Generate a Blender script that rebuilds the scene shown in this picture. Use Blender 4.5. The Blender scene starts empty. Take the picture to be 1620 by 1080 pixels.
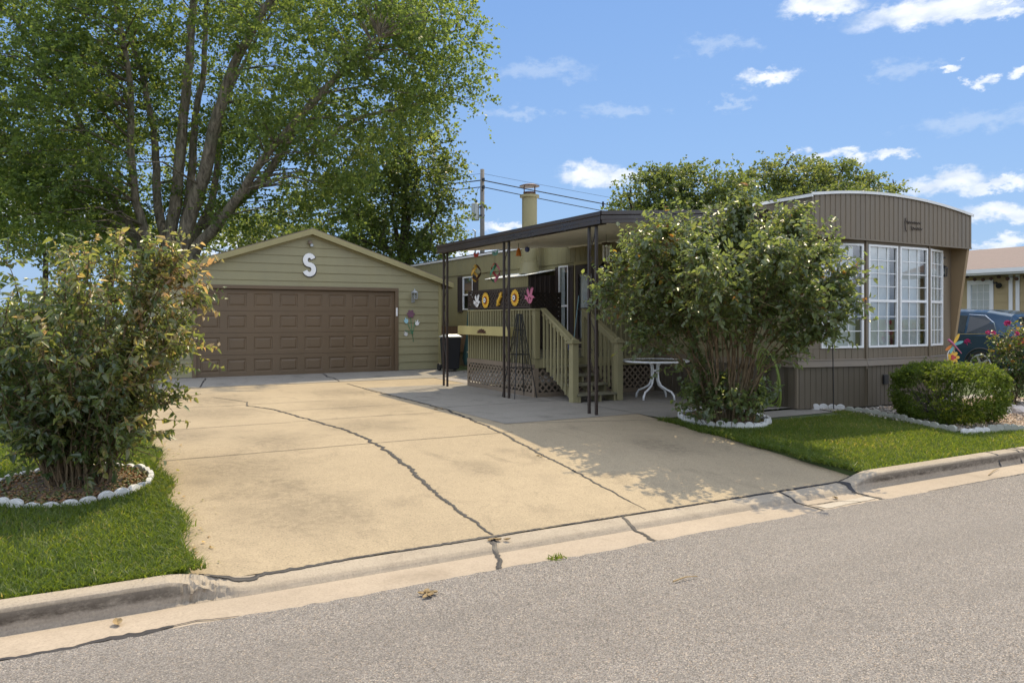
import bpy, math, random
import numpy as np
from mathutils import Vector, Matrix
R = math.radians
rng = np.random.default_rng(11)
random.seed(5)
scene = bpy.context.scene
COL = scene.collection

# ------------------------------------------------------------------ camera
YAW = R(29.0); CS, SN = math.cos(YAW), math.sin(YAW)
CAMH = 1.47
FPX, HOR = 1200.0, 503.0
cam = bpy.data.cameras.new('camera'); cam_o = bpy.data.objects.new('camera', cam); COL.objects.link(cam_o)
cam_o.location = (0, 0, CAMH); cam_o.rotation_euler = (R(90), 0, -YAW)
cam.sensor_fit = 'HORIZONTAL'; cam.sensor_width = 36; cam.lens = 36 * FPX / 1620
cam.shift_y = -37 / 1620; cam.clip_start = .05; cam.clip_end = 3000
scene.camera = cam_o

# ------------------------------------------------------------------ sun, sky, exposure
SUN_A, SUN_B = .58, .42                      # horizontal run of a shadow per metre of height (towards -x, -y)
sd = Vector((SUN_A, SUN_B, 1)).normalized()
SUN_EL = math.asin(sd.z); SUN_AZ = math.atan2(sd.x, sd.y)
sl = bpy.data.lights.new('sun', 'SUN'); sun_o = bpy.data.objects.new('sun', sl); COL.objects.link(sun_o)
sl.energy = 3.1; sl.angle = R(.53); sl.color = (1.0, .84, .57)
sun_o.rotation_euler = (-sd).to_track_quat('-Z', 'Y').to_euler(); sun_o.location = (20, 20, 40)
scene.view_settings.view_transform = 'Standard'; scene.view_settings.look = 'None'
scene.view_settings.gamma = 1; scene.view_settings.exposure = 0.71
try: scene.view_settings.use_curve_mapping = False
except Exception: pass
scene.cycles.max_bounces = 8; scene.cycles.transparent_max_bounces = 12

def px_angles(px, py):
    r, d, u = (px - 810) / FPX, 1.0, (HOR - py) / FPX
    X, Y = r * CS + d * SN, -r * SN + d * CS
    return math.atan2(X, Y), math.atan2(u, math.hypot(X, Y))

world = bpy.data.worlds.new('World'); scene.world = world; world.use_nodes = True
nt = world.node_tree; nt.nodes.clear()
def N(tree, typ, **kw):
    n = tree.nodes.new(typ)
    for k, v in kw.items(): setattr(n, k, v)
    return n
def setin(tree, sock, v):
    if hasattr(v, 'is_linked') or isinstance(v, bpy.types.NodeSocket): tree.links.new(v, sock)
    else: sock.default_value = v
def M(tree, op, a, b=0.0, c=None, clamp=False):
    n = N(tree, 'ShaderNodeMath', operation=op); n.use_clamp = clamp
    setin(tree, n.inputs[0], a); setin(tree, n.inputs[1], b)
    if c is not None: setin(tree, n.inputs[2], c)
    return n.outputs[0]
def VM(tree, op, a, b=None, c=None, out=0):
    n = N(tree, 'ShaderNodeVectorMath', operation=op)
    setin(tree, n.inputs[0], a)
    if b is not None: setin(tree, n.inputs[1], b)
    if c is not None: setin(tree, n.inputs[2], c)
    return n.outputs[out]
def MIXC(tree, f, a, b, blend='MIX'):
    n = N(tree, 'ShaderNodeMix', data_type='RGBA', blend_type=blend); n.clamp_factor = True
    setin(tree, n.inputs[0], f); setin(tree, n.inputs[6], a); setin(tree, n.inputs[7], b)
    return n.outputs[2]
def MAPR(tree, v, a, b, c=0.0, d=1.0, smooth=False):
    n = N(tree, 'ShaderNodeMapRange'); n.clamp = True
    if smooth: n.interpolation_type = 'SMOOTHSTEP'
    setin(tree, n.inputs[0], v)
    for i, x in enumerate((a, b, c, d)): n.inputs[i + 1].default_value = x
    return n.outputs[0]

sky = N(nt, 'ShaderNodeTexSky', sky_type='NISHITA'); sky.sun_disc = False
sky.sun_elevation = SUN_EL; sky.sun_rotation = SUN_AZ
sky.altitude = 250; sky.air_density = 1.15; sky.dust_density = .35; sky.ozone_density = 2.2
tc = N(nt, 'ShaderNodeTexCoord'); D = tc.outputs['Generated']
sep = N(nt, 'ShaderNodeSeparateXYZ'); nt.links.new(D, sep.inputs[0])
az = M(nt, 'ARCTAN2', sep.outputs[0], sep.outputs[1])
el = M(nt, 'ARCSINE', sep.outputs[2])
comb = N(nt, 'ShaderNodeCombineXYZ'); nt.links.new(az, comb.inputs[0]); nt.links.new(el, comb.inputs[1])
AE = comb.outputs[0]
nz = N(nt, 'ShaderNodeTexNoise'); nz.inputs['Scale'].default_value = 34; nz.inputs['Detail'].default_value = 9; nz.inputs['Roughness'].default_value = .62
nzs = VM(nt, 'MULTIPLY', AE, (1.0, 1.7, 1.0)); nt.links.new(nzs, nz.inputs['Vector'])
off = VM(nt, 'SUBTRACT', nz.outputs['Color'], (.5, .5, .5))
AEd = VM(nt, 'MULTIPLY_ADD', off, (.085, .05, 0), AE)
AEw = VM(nt, 'MULTIPLY_ADD', off, (.20, .05, 0), AE)
def blob_field(vec, blobs):
    acc = None
    for (px, py, w, h) in blobs:
        a0, e0 = px_angles(px, py); wa, ha = w * .80 / FPX, h * .78 / FPX
        v = VM(nt, 'MULTIPLY_ADD', vec, (1 / wa, 1 / ha, 0), (-a0 / wa, -e0 / ha, 0))
        ln = VM(nt, 'LENGTH', v, out=1)
        acc = ln if acc is None else M(nt, 'MINIMUM', acc, ln)
    return acc
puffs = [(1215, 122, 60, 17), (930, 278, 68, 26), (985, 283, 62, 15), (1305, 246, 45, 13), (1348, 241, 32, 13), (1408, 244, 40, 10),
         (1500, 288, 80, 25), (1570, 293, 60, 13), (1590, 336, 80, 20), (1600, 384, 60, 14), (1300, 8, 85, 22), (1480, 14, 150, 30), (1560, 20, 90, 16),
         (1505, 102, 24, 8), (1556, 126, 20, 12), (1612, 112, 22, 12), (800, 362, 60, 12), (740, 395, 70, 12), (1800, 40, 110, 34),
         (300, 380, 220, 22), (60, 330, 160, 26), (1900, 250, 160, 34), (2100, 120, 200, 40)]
wisps = [(1162, 166, 34, 14), (850, 112, 130, 20), (980, 176, 90, 16), (820, 182, 70, 14), (1150, 70, 90, 20), (1420, 110, 60, 20), (1560, 190, 120, 20)]
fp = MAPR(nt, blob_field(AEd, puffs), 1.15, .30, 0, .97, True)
fw = MAPR(nt, blob_field(AEw, wisps), 1.1, .1, 0, .30, True)
nz2 = N(nt, 'ShaderNodeTexNoise'); nz2.inputs['Scale'].default_value = 26; nz2.inputs['Detail'].default_value = 6
nt.links.new(VM(nt, 'MULTIPLY', AE, (1.0, 2.2, 1.0)), nz2.inputs['Vector'])
cl = MIXC(nt, MAPR(nt, nz2.outputs[0], .36, .66), (4.9, 5.5, 6.4, 1), (7.2, 7.4, 7.8, 1))
skyc = MIXC(nt, .72, sky.outputs[0], (1.1, 2.3, 4.9, 1))
elw = MAPR(nt, el, .03, .42, 1, 0)
skyc = MIXC(nt, M(nt, 'MULTIPLY', elw, .40), skyc, (2.6, 3.9, 5.7, 1))
c1 = MIXC(nt, fw, skyc, (5.2, 5.8, 6.6, 1))
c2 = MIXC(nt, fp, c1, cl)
# unseen bright cloud added overhead and on the street side as fill light
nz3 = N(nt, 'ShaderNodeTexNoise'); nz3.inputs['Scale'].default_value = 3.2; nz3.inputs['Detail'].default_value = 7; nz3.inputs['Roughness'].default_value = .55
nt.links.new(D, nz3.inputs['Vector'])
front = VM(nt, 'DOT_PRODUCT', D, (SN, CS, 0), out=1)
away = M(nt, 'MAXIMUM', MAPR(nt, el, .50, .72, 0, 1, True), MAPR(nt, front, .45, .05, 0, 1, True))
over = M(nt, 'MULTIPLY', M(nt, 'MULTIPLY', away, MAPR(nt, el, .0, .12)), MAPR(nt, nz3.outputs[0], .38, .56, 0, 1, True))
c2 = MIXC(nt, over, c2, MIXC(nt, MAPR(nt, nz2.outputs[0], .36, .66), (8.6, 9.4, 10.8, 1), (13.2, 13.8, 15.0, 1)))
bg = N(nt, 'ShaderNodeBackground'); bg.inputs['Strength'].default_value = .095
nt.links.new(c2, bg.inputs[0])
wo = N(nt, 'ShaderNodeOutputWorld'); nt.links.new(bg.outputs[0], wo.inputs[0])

# ------------------------------------------------------------------ ground heights and unprojection
def z_lawn(y):
    if y >= 9.2: return -.012
    if y <= 5.4: return -.215
    return -.012 - .203 * (9.2 - y) / 3.8
def z_drive(y):
    if y >= 9.2: return 0.0
    t = min(1, (9.2 - y) / 3.8)
    return -.285 * (t * .75 + .25 * t * t)
def ground_at(px, py, zf):
    r, u = (px - 810) / FPX, (HOR - py) / FPX
    z = 0.0
    for _ in range(12):
        d = (z - CAMH) / u
        x, y = r * d * CS + d * SN, -r * d * SN + d * CS
        z = zf(y)
    return x, y, z
def at_d(px, py, d):
    r = (px - 810) / FPX * d
    return Vector((r * CS + d * SN, -r * SN + d * CS, CAMH + (HOR - py) / FPX * d))
def on_x(px, X):
    k = (px - 810) / FPX
    return X * (CS - k * SN) / (SN + k * CS)
def d_of(x, y): return x * SN + y * CS
def zpx(py, x, y): return CAMH + (HOR - py) / FPX * d_of(x, y)

# ------------------------------------------------------------------ object helpers
ORG = {}
def tag(o, label=None, cat=None, group=None, kind=None):
    if label: o['label'] = label
    if cat: o['category'] = cat
    if group: o['group'] = group
    if kind: o['kind'] = kind
    return o
def thing(name, label, cat, loc=(0, 0, 0), group=None, kind=None):
    o = bpy.data.objects.new(name, None); COL.objects.link(o); o.location = loc
    o.empty_display_size = .2
    ORG[o.name] = Vector(loc)
    return tag(o, label, cat, group, kind)
class MB:
    def __init__(s): s.v = []; s.f = []
    def add(s, vs, fs):
        b = len(s.v); s.v.extend([tuple(p) for p in vs]); s.f.extend([tuple(i + b for i in f) for f in fs]); return s
    def box(s, x0, x1, y0, y1, z0, z1):
        return s.add([(x0,y0,z0),(x1,y0,z0),(x1,y1,z0),(x0,y1,z0),(x0,y0,z1),(x1,y0,z1),(x1,y1,z1),(x0,y1,z1)],
                     [(0,3,2,1),(4,5,6,7),(0,1,5,4),(1,2,6,5),(2,3,7,6),(3,0,4,7)])
    def bar(s, a, b, w, h, up=(0, 0, 1)):
        a, b = Vector(a), Vector(b); d = (b - a).normalized(); up = Vector(up)
        if abs(d.dot(up)) > .98: up = Vector((1, 0, 0))
        x = d.cross(up).normalized(); y = x.cross(d).normalized()
        vs = []
        for p in (a, b):
            for sx, sy in ((-1,-1),(1,-1),(1,1),(-1,1)): vs.append(p + x * (sx * w / 2) + y * (sy * h / 2))
        return s.add(vs, [(0,1,2,3),(7,6,5,4),(0,4,5,1),(1,5,6,2),(2,6,7,3),(3,7,4,0)])
    def tube(s, pts, rad, n=8, cap=True):
        pts = [Vector(p) for p in pts]; m = len(pts)
        if not hasattr(rad, '__len__'): rad = [rad] * m
        rings = []; px = None
        for i, p in enumerate(pts):
            t = (pts[min(i + 1, m - 1)] - pts[max(i - 1, 0)])
            t = t.normalized() if t.length > 1e-9 else Vector((0, 0, 1))
            if px is None:
                a = Vector((1, 0, 0)) if abs(t.x) < .8 else Vector((0, 1, 0))
                px = (a - t * a.dot(t)).normalized()
            else:
                px = px - t * px.dot(t)
                px = px.normalized() if px.length > 1e-6 else t.orthogonal().normalized()
            py = t.cross(px)
            rings.append([p + (px * math.cos(2 * math.pi * k / n) + py * math.sin(2 * math.pi * k / n)) * rad[i] for k in range(n)])
        vs = [q for r_ in rings for q in r_]; fs = []
        for i in range(m - 1):
            for k in range(n):
                k2 = (k + 1) % n; fs.append((i * n + k, i * n + k2, (i + 1) * n + k2, (i + 1) * n + k))
        if cap: fs.append(tuple(range(n))[::-1]); fs.append(tuple((m - 1) * n + k for k in range(n)))
        return s.add(vs, fs)
    def lathe(s, c, prof, n=16):
        c = Vector(c); vs = []; fs = []
        for (r_, z) in prof:
            for k in range(n): a = 2 * math.pi * k / n; vs.append((c.x + r_ * math.cos(a), c.y + r_ * math.sin(a), c.z + z))
        for i in range(len(prof) - 1):
            for k in range(n):
                k2 = (k + 1) % n; fs.append((i * n + k, i * n + k2, (i + 1) * n + k2, (i + 1) * n + k))
        fs.append(tuple(range(n))[::-1]); fs.append(tuple((len(prof) - 1) * n + k for k in range(n)))
        return s.add(vs, fs)
    def prism(s, poly, ext):
        """poly: list of 3D points (planar), extruded by vector ext"""
        n = len(poly); e = Vector(ext); vs = [Vector(p) for p in poly] + [Vector(p) + e for p in poly]
        fs = [tuple(range(n)), tuple(range(2 * n - 1, n - 1, -1))] + [(i, n + i, n + (i + 1) % n, (i + 1) % n) for i in range(n)]
        return s.add(vs, fs)
    def build(s, name, mat, parent=None, smooth=False, bevel=0.0, label=None, cat=None, group=None, kind=None, loc=None):
        me = bpy.data.meshes.new(name)
        if parent is not None: o0 = ORG[parent.name]
        elif loc is not None: o0 = Vector(loc)
        else: o0 = Vector((0, 0, 0))
        me.from_pydata([(p[0] - o0.x, p[1] - o0.y, p[2] - o0.z) for p in s.v], [], s.f)
        me.materials.append(mat)
        import bmesh
        bm = bmesh.new(); bm.from_mesh(me); bmesh.ops.recalc_face_normals(bm, faces=bm.faces)
        bm.to_mesh(me); bm.free()
        if smooth: me.polygons.foreach_set('use_smooth', [True] * len(me.polygons))
        me.update()
        o = bpy.data.objects.new(name, me); COL.objects.link(o)
        if parent is not None: o.parent = parent
        elif loc is not None: o.location = loc
        ORG[o.name] = o0
        if bevel:
            b = o.modifiers.new('bevel', 'BEVEL'); b.width = bevel; b.segments = 2; b.limit_method = 'ANGLE'; b.angle_limit = R(40)
        return tag(o, label, cat, group, kind)
def np_mesh(name, V, quads, mat, parent=None, attr=None, kind=None, smooth=False, loc=None, tris=False):
    me = bpy.data.meshes.new(name); k = 3 if tris else 4
    o0 = ORG[parent.name] if parent is not None else (Vector(loc) if loc is not None else Vector((0, 0, 0)))
    V = V - np.array(o0)
    me.vertices.add(len(V)); me.vertices.foreach_set('co', V.astype(np.float32).ravel())
    F = len(quads); me.loops.add(F * k); me.loops.foreach_set('vertex_index', quads.astype(np.int32).ravel())
    me.polygons.add(F); me.polygons.foreach_set('loop_start', (np.arange(F) * k).astype(np.int32))
    me.polygons.foreach_set('loop_total', np.full(F, k, np.int32))
    if smooth: me.polygons.foreach_set('use_smooth', np.ones(F, bool))
    me.update(calc_edges=True); me.materials.append(mat)
    if attr is not None:
        a = me.attributes.new('tint', 'FLOAT', 'FACE'); a.data.foreach_set('value', attr.astype(np.float32))
    me.validate()
    o = bpy.data.objects.new(name, me); COL.objects.link(o)
    if parent is not None: o.parent = parent
    elif loc is not None: o.location = loc
    ORG[o.name] = o0
    if kind: o['kind'] = kind
    return o
def copy_of(o, parent=None, loc=None, rotz=None, scale=None):
    c = o.copy(); COL.objects.link(c)
    if parent is not None: c.parent = parent
    if loc is not None: c.location = loc
    if rotz is not None: c.rotation_euler = (0, 0, rotz)
    if scale is not None: c.scale = scale
    return c

# ------------------------------------------------------------------ materials
def newmat(name):
    m = bpy.data.materials.new(name); m.use_nodes = True
    t = m.node_tree; b = t.nodes['Principled BSDF']
    return m, t, b
def noise(t, scale, detail=4, rough=.55, vec=None, dist=0.0):
    n = N(t, 'ShaderNodeTexNoise'); n.inputs['Scale'].default_value = scale; n.inputs['Detail'].default_value = detail
    n.inputs['Roughness'].default_value = rough; n.inputs['Distortion'].default_value = dist
    if vec is None: vec = N(t, 'ShaderNodeNewGeometry').outputs['Position']
    t.links.new(vec, n.inputs['Vector']); return n.outputs[0]
def bump(t, b, h, strength, dist=.01):
    n = N(t, 'ShaderNodeBump'); n.inputs['Strength'].default_value = strength; n.inputs['Distance'].default_value = dist
    t.links.new(h, n.inputs['Height']); t.links.new(n.outputs[0], b.inputs['Normal'])
def c4(c, k=1.0): return (c[0] * k, c[1] * k, c[2] * k, 1)
def paint(name, c, rough=.5, var=.18, scale=2.5, fine=60, bstr=.15, metal=0.0, spec=.5, streak=True, dirt=None):
    m, t, b = newmat(name)
    geo = N(t, 'ShaderNodeNewGeometry').outputs['Position']
    v = VM(t, 'MULTIPLY', geo, (1, 1, .25 if streak else 1))
    n1 = noise(t, scale, 6, .62, v); n2 = noise(t, fine, 3, .5, geo)
    col = MIXC(t, MAPR(t, n1, .3, .7), c4(c, 1 - var), c4(c, 1 + var))
    col = MIXC(t, MAPR(t, n2, .35, .65, 0, .22), col, c4(c, .72))
    if dirt:
        n3 = noise(t, 1.3, 8, .7, v)
        col = MIXC(t, MAPR(t, n3, .52, .75, 0, .75), col, c4(dirt))
    t.links.new(col, b.inputs['Base Color'])
    t.links.new(MAPR(t, n1, .3, .7, max(.05, rough - .1), min(1, rough + .12)), b.inputs['Roughness'])
    b.inputs['Metallic'].default_value = metal; b.inputs['Specular IOR Level'].default_value = spec
    if bstr: bump(t, b, n2, bstr, .004)
    return m
def leafmat(name, stops, trans=.35, rough=.45, tb=1.25, spec=.5, tmul=1.0):
    m, t, b = newmat(name)
    a = N(t, 'ShaderNodeAttribute'); a.attribute_name = 'tint'
    rp = N(t, 'ShaderNodeValToRGB'); e = rp.color_ramp.elements
    while len(e) > 1: e.remove(e[-1])
    e[0].position = stops[0][0]; e[0].color = c4(stops[0][1])
    for p, c in stops[1:]:
        q = e.new(p); q.color = c4(c)
    t.links.new(a.outputs['Fac'], rp.inputs[0])
    geo = N(t, 'ShaderNodeNewGeometry').outputs['Position']
    col = MIXC(t, MAPR(t, noise(t, 30, 2, .5, geo), .3, .7, 0, .3), rp.outputs[0], (.03, .05, .012, 1))
    t.links.new(col, b.inputs['Base Color']); b.inputs['Roughness'].default_value = rough; b.inputs['Specular IOR Level'].default_value = spec
    tr = N(t, 'ShaderNodeBsdfTranslucent')
    tcl = MIXC(t, 1.0, col, (2.8 * tmul, 2.5 * tmul, tb * 1.1 * tmul, 1), 'MULTIPLY')
    t.links.new(tcl, tr.inputs[0])
    mx = N(t, 'ShaderNodeMixShader'); mx.inputs[0].default_value = trans
    t.links.new(b.outputs[0], mx.inputs[1]); t.links.new(tr.outputs[0], mx.inputs[2])
    t.links.new(mx.outputs[0], t.nodes['Material Output'].inputs[0])
    return m
def bark(name, c1, c2, scale=9):
    m, t, b = newmat(name)
    geo = N(t, 'ShaderNodeNewGeometry').outputs['Position']
    v = VM(t, 'MULTIPLY', geo, (1, 1, .22))
    n = noise(t, scale, 8, .7, v, .6); n2 = noise(t, 1.4, 3, .5, geo)
    col = MIXC(t, MAPR(t, n, .38, .64), c4(c1), c4(c2))
    col = MIXC(t, MAPR(t, n2, .5, .75, 0, .5), col, (.10, .115, .06, 1))
    t.links.new(col, b.inputs['Base Color']); b.inputs['Roughness'].default_value = .9
    bump(t, b, n, .9, .04); return m
def concrete(name, c, stain, speck=.5, spots=()):
    m, t, b = newmat(name)
    geo = N(t, 'ShaderNodeNewGeometry').outputs['Position']
    n1 = noise(t, .55, 7, .62, geo, .4); n2 = noise(t, 2.6, 6, .65, geo); n3 = noise(t, 70, 3, .65, geo); n4 = noise(t, 14, 5, .6, geo)
    col = MIXC(t, MAPR(t, n1, .35, .68), c4(c, 1.06), c4(c, .92))
    col = MIXC(t, MAPR(t, n2, .50, .74, 0, .45), col, c4(stain))
    n5 = noise(t, 1.1, 6, .7, VM(t, 'MULTIPLY', geo, (1.5, .8, 1)), .8)
    col = MIXC(t, MAPR(t, n5, .56, .70, 0, .62), col, c4(stain, .78))
    col = MIXC(t, MAPR(t, n4, .4, .7, 0, .28), col, c4(c, .74))
    col = MIXC(t, MAPR(t, n3, .54, .66, 0, speck), col, c4(c, .55))
    col = MIXC(t, MAPR(t, n3, .46, .34, 0, speck * .7), col, c4((min(1, c[0] * 1.35), min(1, c[1] * 1.33), min(1, c[2] * 1.3))))
    for (sx, sy, sr) in spots:
        dv = VM(t, 'LENGTH', VM(t, 'MULTIPLY', VM(t, 'SUBTRACT', geo, (sx, sy, 0)), (1.0 / sr, .75 / sr, 0)), out=1)
        fs_ = M(t, 'MULTIPLY', MAPR(t, M(t, 'ADD', dv, M(t, 'MULTIPLY', M(t, 'SUBTRACT', n2, .5), 2.2)), 1.0, .25, 0, .55), MAPR(t, n4, .30, .62, .35, 1))
        col = MIXC(t, fs_, col, c4(stain, .66))
    vo = N(t, 'ShaderNodeTexVoronoi'); vo.inputs['Scale'].default_value = 1.1; t.links.new(VM(t, 'MULTIPLY_ADD', geo, (1, 1, 0), (.3, .7, 0)), vo.inputs['Vector'])
    col = MIXC(t, MAPR(t, M(t, 'ADD', vo.outputs[0], M(t, 'MULTIPLY', M(t, 'SUBTRACT', n4, .5), .5)), .22, .03, 0, .5), col, c4(stain, .8))
    t.links.new(col, b.inputs['Base Color']); b.inputs['Roughness'].default_value = .9; b.inputs['Specular IOR Level'].default_value = .25
    bump(t, b, M(t, 'ADD', n3, M(t, 'MULTIPLY', n4, .6)), .35, .006); return m
def asphalt():
    m, t, b = newmat('asphalt')
    geo = N(t, 'ShaderNodeNewGeometry').outputs['Position']
    vo = N(t, 'ShaderNodeTexVoronoi'); vo.inputs['Scale'].default_value = 138; t.links.new(geo, vo.inputs['Vector'])
    sepc = N(t, 'ShaderNodeSeparateColor'); t.links.new(vo.outputs['Color'], sepc.inputs[0])
    rp = N(t, 'ShaderNodeValToRGB'); e = rp.color_ramp.elements
    e[0].position = 0; e[0].color = (.09, .078, .068, 1); e[1].position = 1; e[1].color = (.52, .46, .39, 1)
    for p, c in ((.22, (.180, .164, .152)), (.55, (.256, .236, .220)), (.82, (.365, .33, .298)), (.9, (.29, .22, .16))):
        q = e.new(p); q.color = c4(c)
    t.links.new(sepc.outputs[0], rp.inputs[0])
    n1 = noise(t, .35, 5, .6, geo); n2 = noise(t, 3.0, 5, .65, geo)
    edge = MAPR(t, vo.outputs[0], .45, .75)
    col = MIXC(t, M(t, 'MULTIPLY', edge, .75), rp.outputs[0], (.07, .064, .06, 1))
    col = MIXC(t, MAPR(t, n1, .4, .68, 0, .35), col, (.21, .19, .172, 1))
    col = MIXC(t, MAPR(t, n2, .5, .75, 0, .25), col, (.14, .13, .122, 1))
    n3 = noise(t, 1.0, 6, .6, VM(t, 'MULTIPLY', geo, (.10, .9, 1)))
    col = MIXC(t, MAPR(t, n3, .46, .66, 0, .38), col, (.125, .112, .10, 1))
    n4 = noise(t, .9, 8, .7, geo, .5)
    col = MIXC(t, MAPR(t, n4, .62, .72, 0, .45), col, (.10, .092, .084, 1))
    t.links.new(col, b.inputs['Base Color']); b.inputs['Roughness'].default_value = .85; b.inputs['Specular IOR Level'].default_value = .3
    bump(t, b, M(t, 'SUBTRACT', 1.0, vo.outputs[0]), .7, .006); return m
def glassmat(name, tint=(.9, .95, .95), rough=.02, k=1.0):
    m, t, b = newmat(name)
    g = N(t, 'ShaderNodeBsdfGlossy'); g.inputs['Roughness'].default_value = rough
    tr = N(t, 'ShaderNodeBsdfTransparent'); tr.inputs[0].default_value = c4(tint)
    geo = N(t, 'ShaderNodeNewGeometry'); cosv = M(t, 'ABSOLUTE', VM(t, 'DOT_PRODUCT', geo.outputs['Normal'], geo.outputs['Incoming'], out=1))
    fr = M(t, 'MULTIPLY_ADD', M(t, 'POWER', M(t, 'SUBTRACT', 1.0, cosv), 5.0), .90, .13)
    mx = N(t, 'ShaderNodeMixShader'); t.links.new(M(t, 'MULTIPLY', fr, 1.6 * k, clamp=True), mx.inputs[0])
    t.links.new(tr.outputs[0], mx.inputs[1]); t.links.new(g.outputs[0], mx.inputs[2])
    t.links.new(mx.outputs[0], t.nodes['Material Output'].inputs[0]); return m

MAT = {}
MAT['siding'] = paint('olive_siding', (.272, .246, .137), .6, .11, 1.2, 90, .12, dirt=(.235, .20, .098))
MAT['trim_olive'] = paint('olive_trim', (.30, .26, .12), .55, .1)
MAT['door_brown'] = paint('brown_door_paint', (.134, .090, .050), .5, .1, 1.5, 120, .08)
MAT['home_olive'] = paint('olive_metal_siding', (.225, .20, .10), .5, .1, 1.2, 80, .05)
MAT['home_brown'] = paint('taupe_metal_siding', (.172, .134, .090), .5, .12, 1.6, 80, .08, dirt=(.12, .098, .072))
MAT['home_tan'] = paint('tan_fin_paint', (.29, .205, .115), .5, .1, 1.6, 80, .05)
MAT['skirt'] = paint('brown_skirting', (.115, .092, .062), .6, .15, 1.6, 80, .08, dirt=(.13, .11, .085))
MAT['brown_trim'] = paint('dark_brown_metal', (.036, .024, .020), .32, .15, 2, 90, .05, spec=.6)
MAT['dark_brown'] = paint('dark_brown_wood', (.040, .026, .020), .6, .2, 3, 60, .2)
MAT['deck_wood'] = paint('olive_deck_stain', (.255, .225, .115), .65, .16, 3.5, 55, .35, dirt=(.17, .15, .085))
MAT['tread'] = paint('weathered_tread', (.17, .155, .10), .8, .22, 3, 40, .4, streak=False, dirt=(.12, .11, .08))
MAT['lattice_brown'] = paint('taupe_lattice', (.19, .145, .10), .7, .15, 3, 60, .2)
MAT['planter'] = paint('yellow_olive_planter', (.42, .355, .145), .55, .1, 3, 60, .1)
MAT['white'] = paint('white_paint', (.78, .78, .77), .4, .06, 3, 80, .05)
MAT['white_metal'] = paint('white_roof_metal', (.72, .72, .71), .45, .1, 3, 60, .1, dirt=(.55, .53, .48))
MAT['ceiling'] = paint('cream_ceiling_metal', (.88, .86, .78), .5, .04, 2, 60, .04)
MAT['roof_shingle'] = paint('brown_shingle', (.15, .115, .09), .9, .25, 6, 40, .6, streak=False)
MAT['mauve_shingle'] = paint('mauve_shingle', (.19, .145, .132), .9, .2, 8, 30, .6, streak=False)
MAT['nb_siding'] = paint('tan_board_siding', (.42, .32, .165), .6, .12, 1.5, 60, .1)
MAT['black_metal'] = paint('black_metal', (.012, .012, .013), .4, .2, 5, 60, .05)
MAT['black_plastic'] = paint('black_plastic', (.020, .021, .024), .45, .2, 4, 60, .05)
MAT['galv'] = paint('galvanised_metal', (.42, .44, .45), .45, .15, 4, 60, .05, metal=.5)
MAT['bronze'] = paint('bronze_ornament', (.10, .05, .03), .45, .2, 8, 60, .1, metal=.4)
MAT['yellow'] = paint('yellow_enamel', (.78, .46, .05), .4, .12, 9, 80, .05, streak=False)
MAT['orange'] = paint('orange_enamel', (.62, .20, .03), .4, .12, 9, 80, .05, streak=False)
MAT['pink'] = paint('pink_enamel', (.55, .16, .26), .4, .12, 9, 80, .05, streak=False)
MAT['red'] = paint('red_enamel', (.50, .05, .05), .35, .12, 9, 80, .05, streak=False)
MAT['green_e'] = paint('green_enamel', (.05, .24, .13), .35, .12, 9, 80, .05, streak=False)
MAT['teal'] = paint('teal_enamel', (.16, .42, .42), .35, .12, 9, 80, .05, streak=False)
MAT['blue_e'] = paint('blue_enamel', (.10, .14, .45), .35, .12, 9, 80, .05, streak=False)
MAT['lightblue'] = paint('pale_blue_enamel', (.34, .58, .66), .35, .12, 9, 80, .05, streak=False)
MAT['purple'] = paint('purple_enamel', (.17, .08, .12), .45, .12, 9, 80, .05, streak=False)
MAT['dark_green_cloth'] = paint('dark_green_canvas', (.014, .05, .045), .85, .3, 4, 50, .3)
MAT['reed'] = paint('brown_reed', (.16, .10, .055), .85, .35, 10, 50, .5)
MAT['hose'] = paint('lime_green_rubber', (.20, .27, .045), .5, .15, 6, 60, .05, streak=False)
MAT['edging'] = paint('white_painted_concrete', (.62, .61, .59), .75, .16, 7, 45, .6, streak=False, dirt=(.34, .31, .25))
MAT['edging_grey'] = paint('weathered_grey_concrete', (.33, .33, .28), .8, .2, 6, 45, .4, streak=False, dirt=(.24, .25, .19))
MAT['rock'] = paint('pinkish_white_rock', (.60, .52, .46), .8, .18, 6, 40, .5, streak=False)
MAT['pole_wood'] = paint('grey_pole_wood', (.17, .155, .14), .85, .2, 3, 30, .3)
MAT['interior'] = paint('dark_interior', (.05, .045, .04), .9, .1)
MAT['blind'] = paint('white_blind', (.86, .87, .88), .5, .04, 3, 60, 0)
MAT['curtain'] = paint('grey_curtain', (.62, .64, .67), .9, .12, 3, 60, 0)
MAT['tar'] = paint('tar_sealant', (.024, .021, .023), .6, .3, 12, 90, .4, streak=False)
MAT['joint'] = paint('dirty_joint', (.085, .075, .06), .9, .3, 8, 60, .2, streak=False)
MAT['dry'] = paint('dry_leaf', (.30, .21, .10), .8, .25, 30, 90, .3, streak=False)
MAT['mulch'] = paint('brown_mulch', (.13, .09, .055), .95, .45, 22, 60, .8, streak=False)
MAT['soil'] = paint('lawn_soil', (.050, .060, .020), .95, .35, 9, 50, .6, streak=False)
MAT['far_grass'] = paint('mown_lawn', (.062, .086, .022), .95, .32, 1.7, 45, .9, streak=False, dirt=(.095, .10, .035))
MAT['gravel_base'] = paint('grey_gravel_base', (.30, .27, .24), .95, .3, 18, 50, .9, streak=False)
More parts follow.
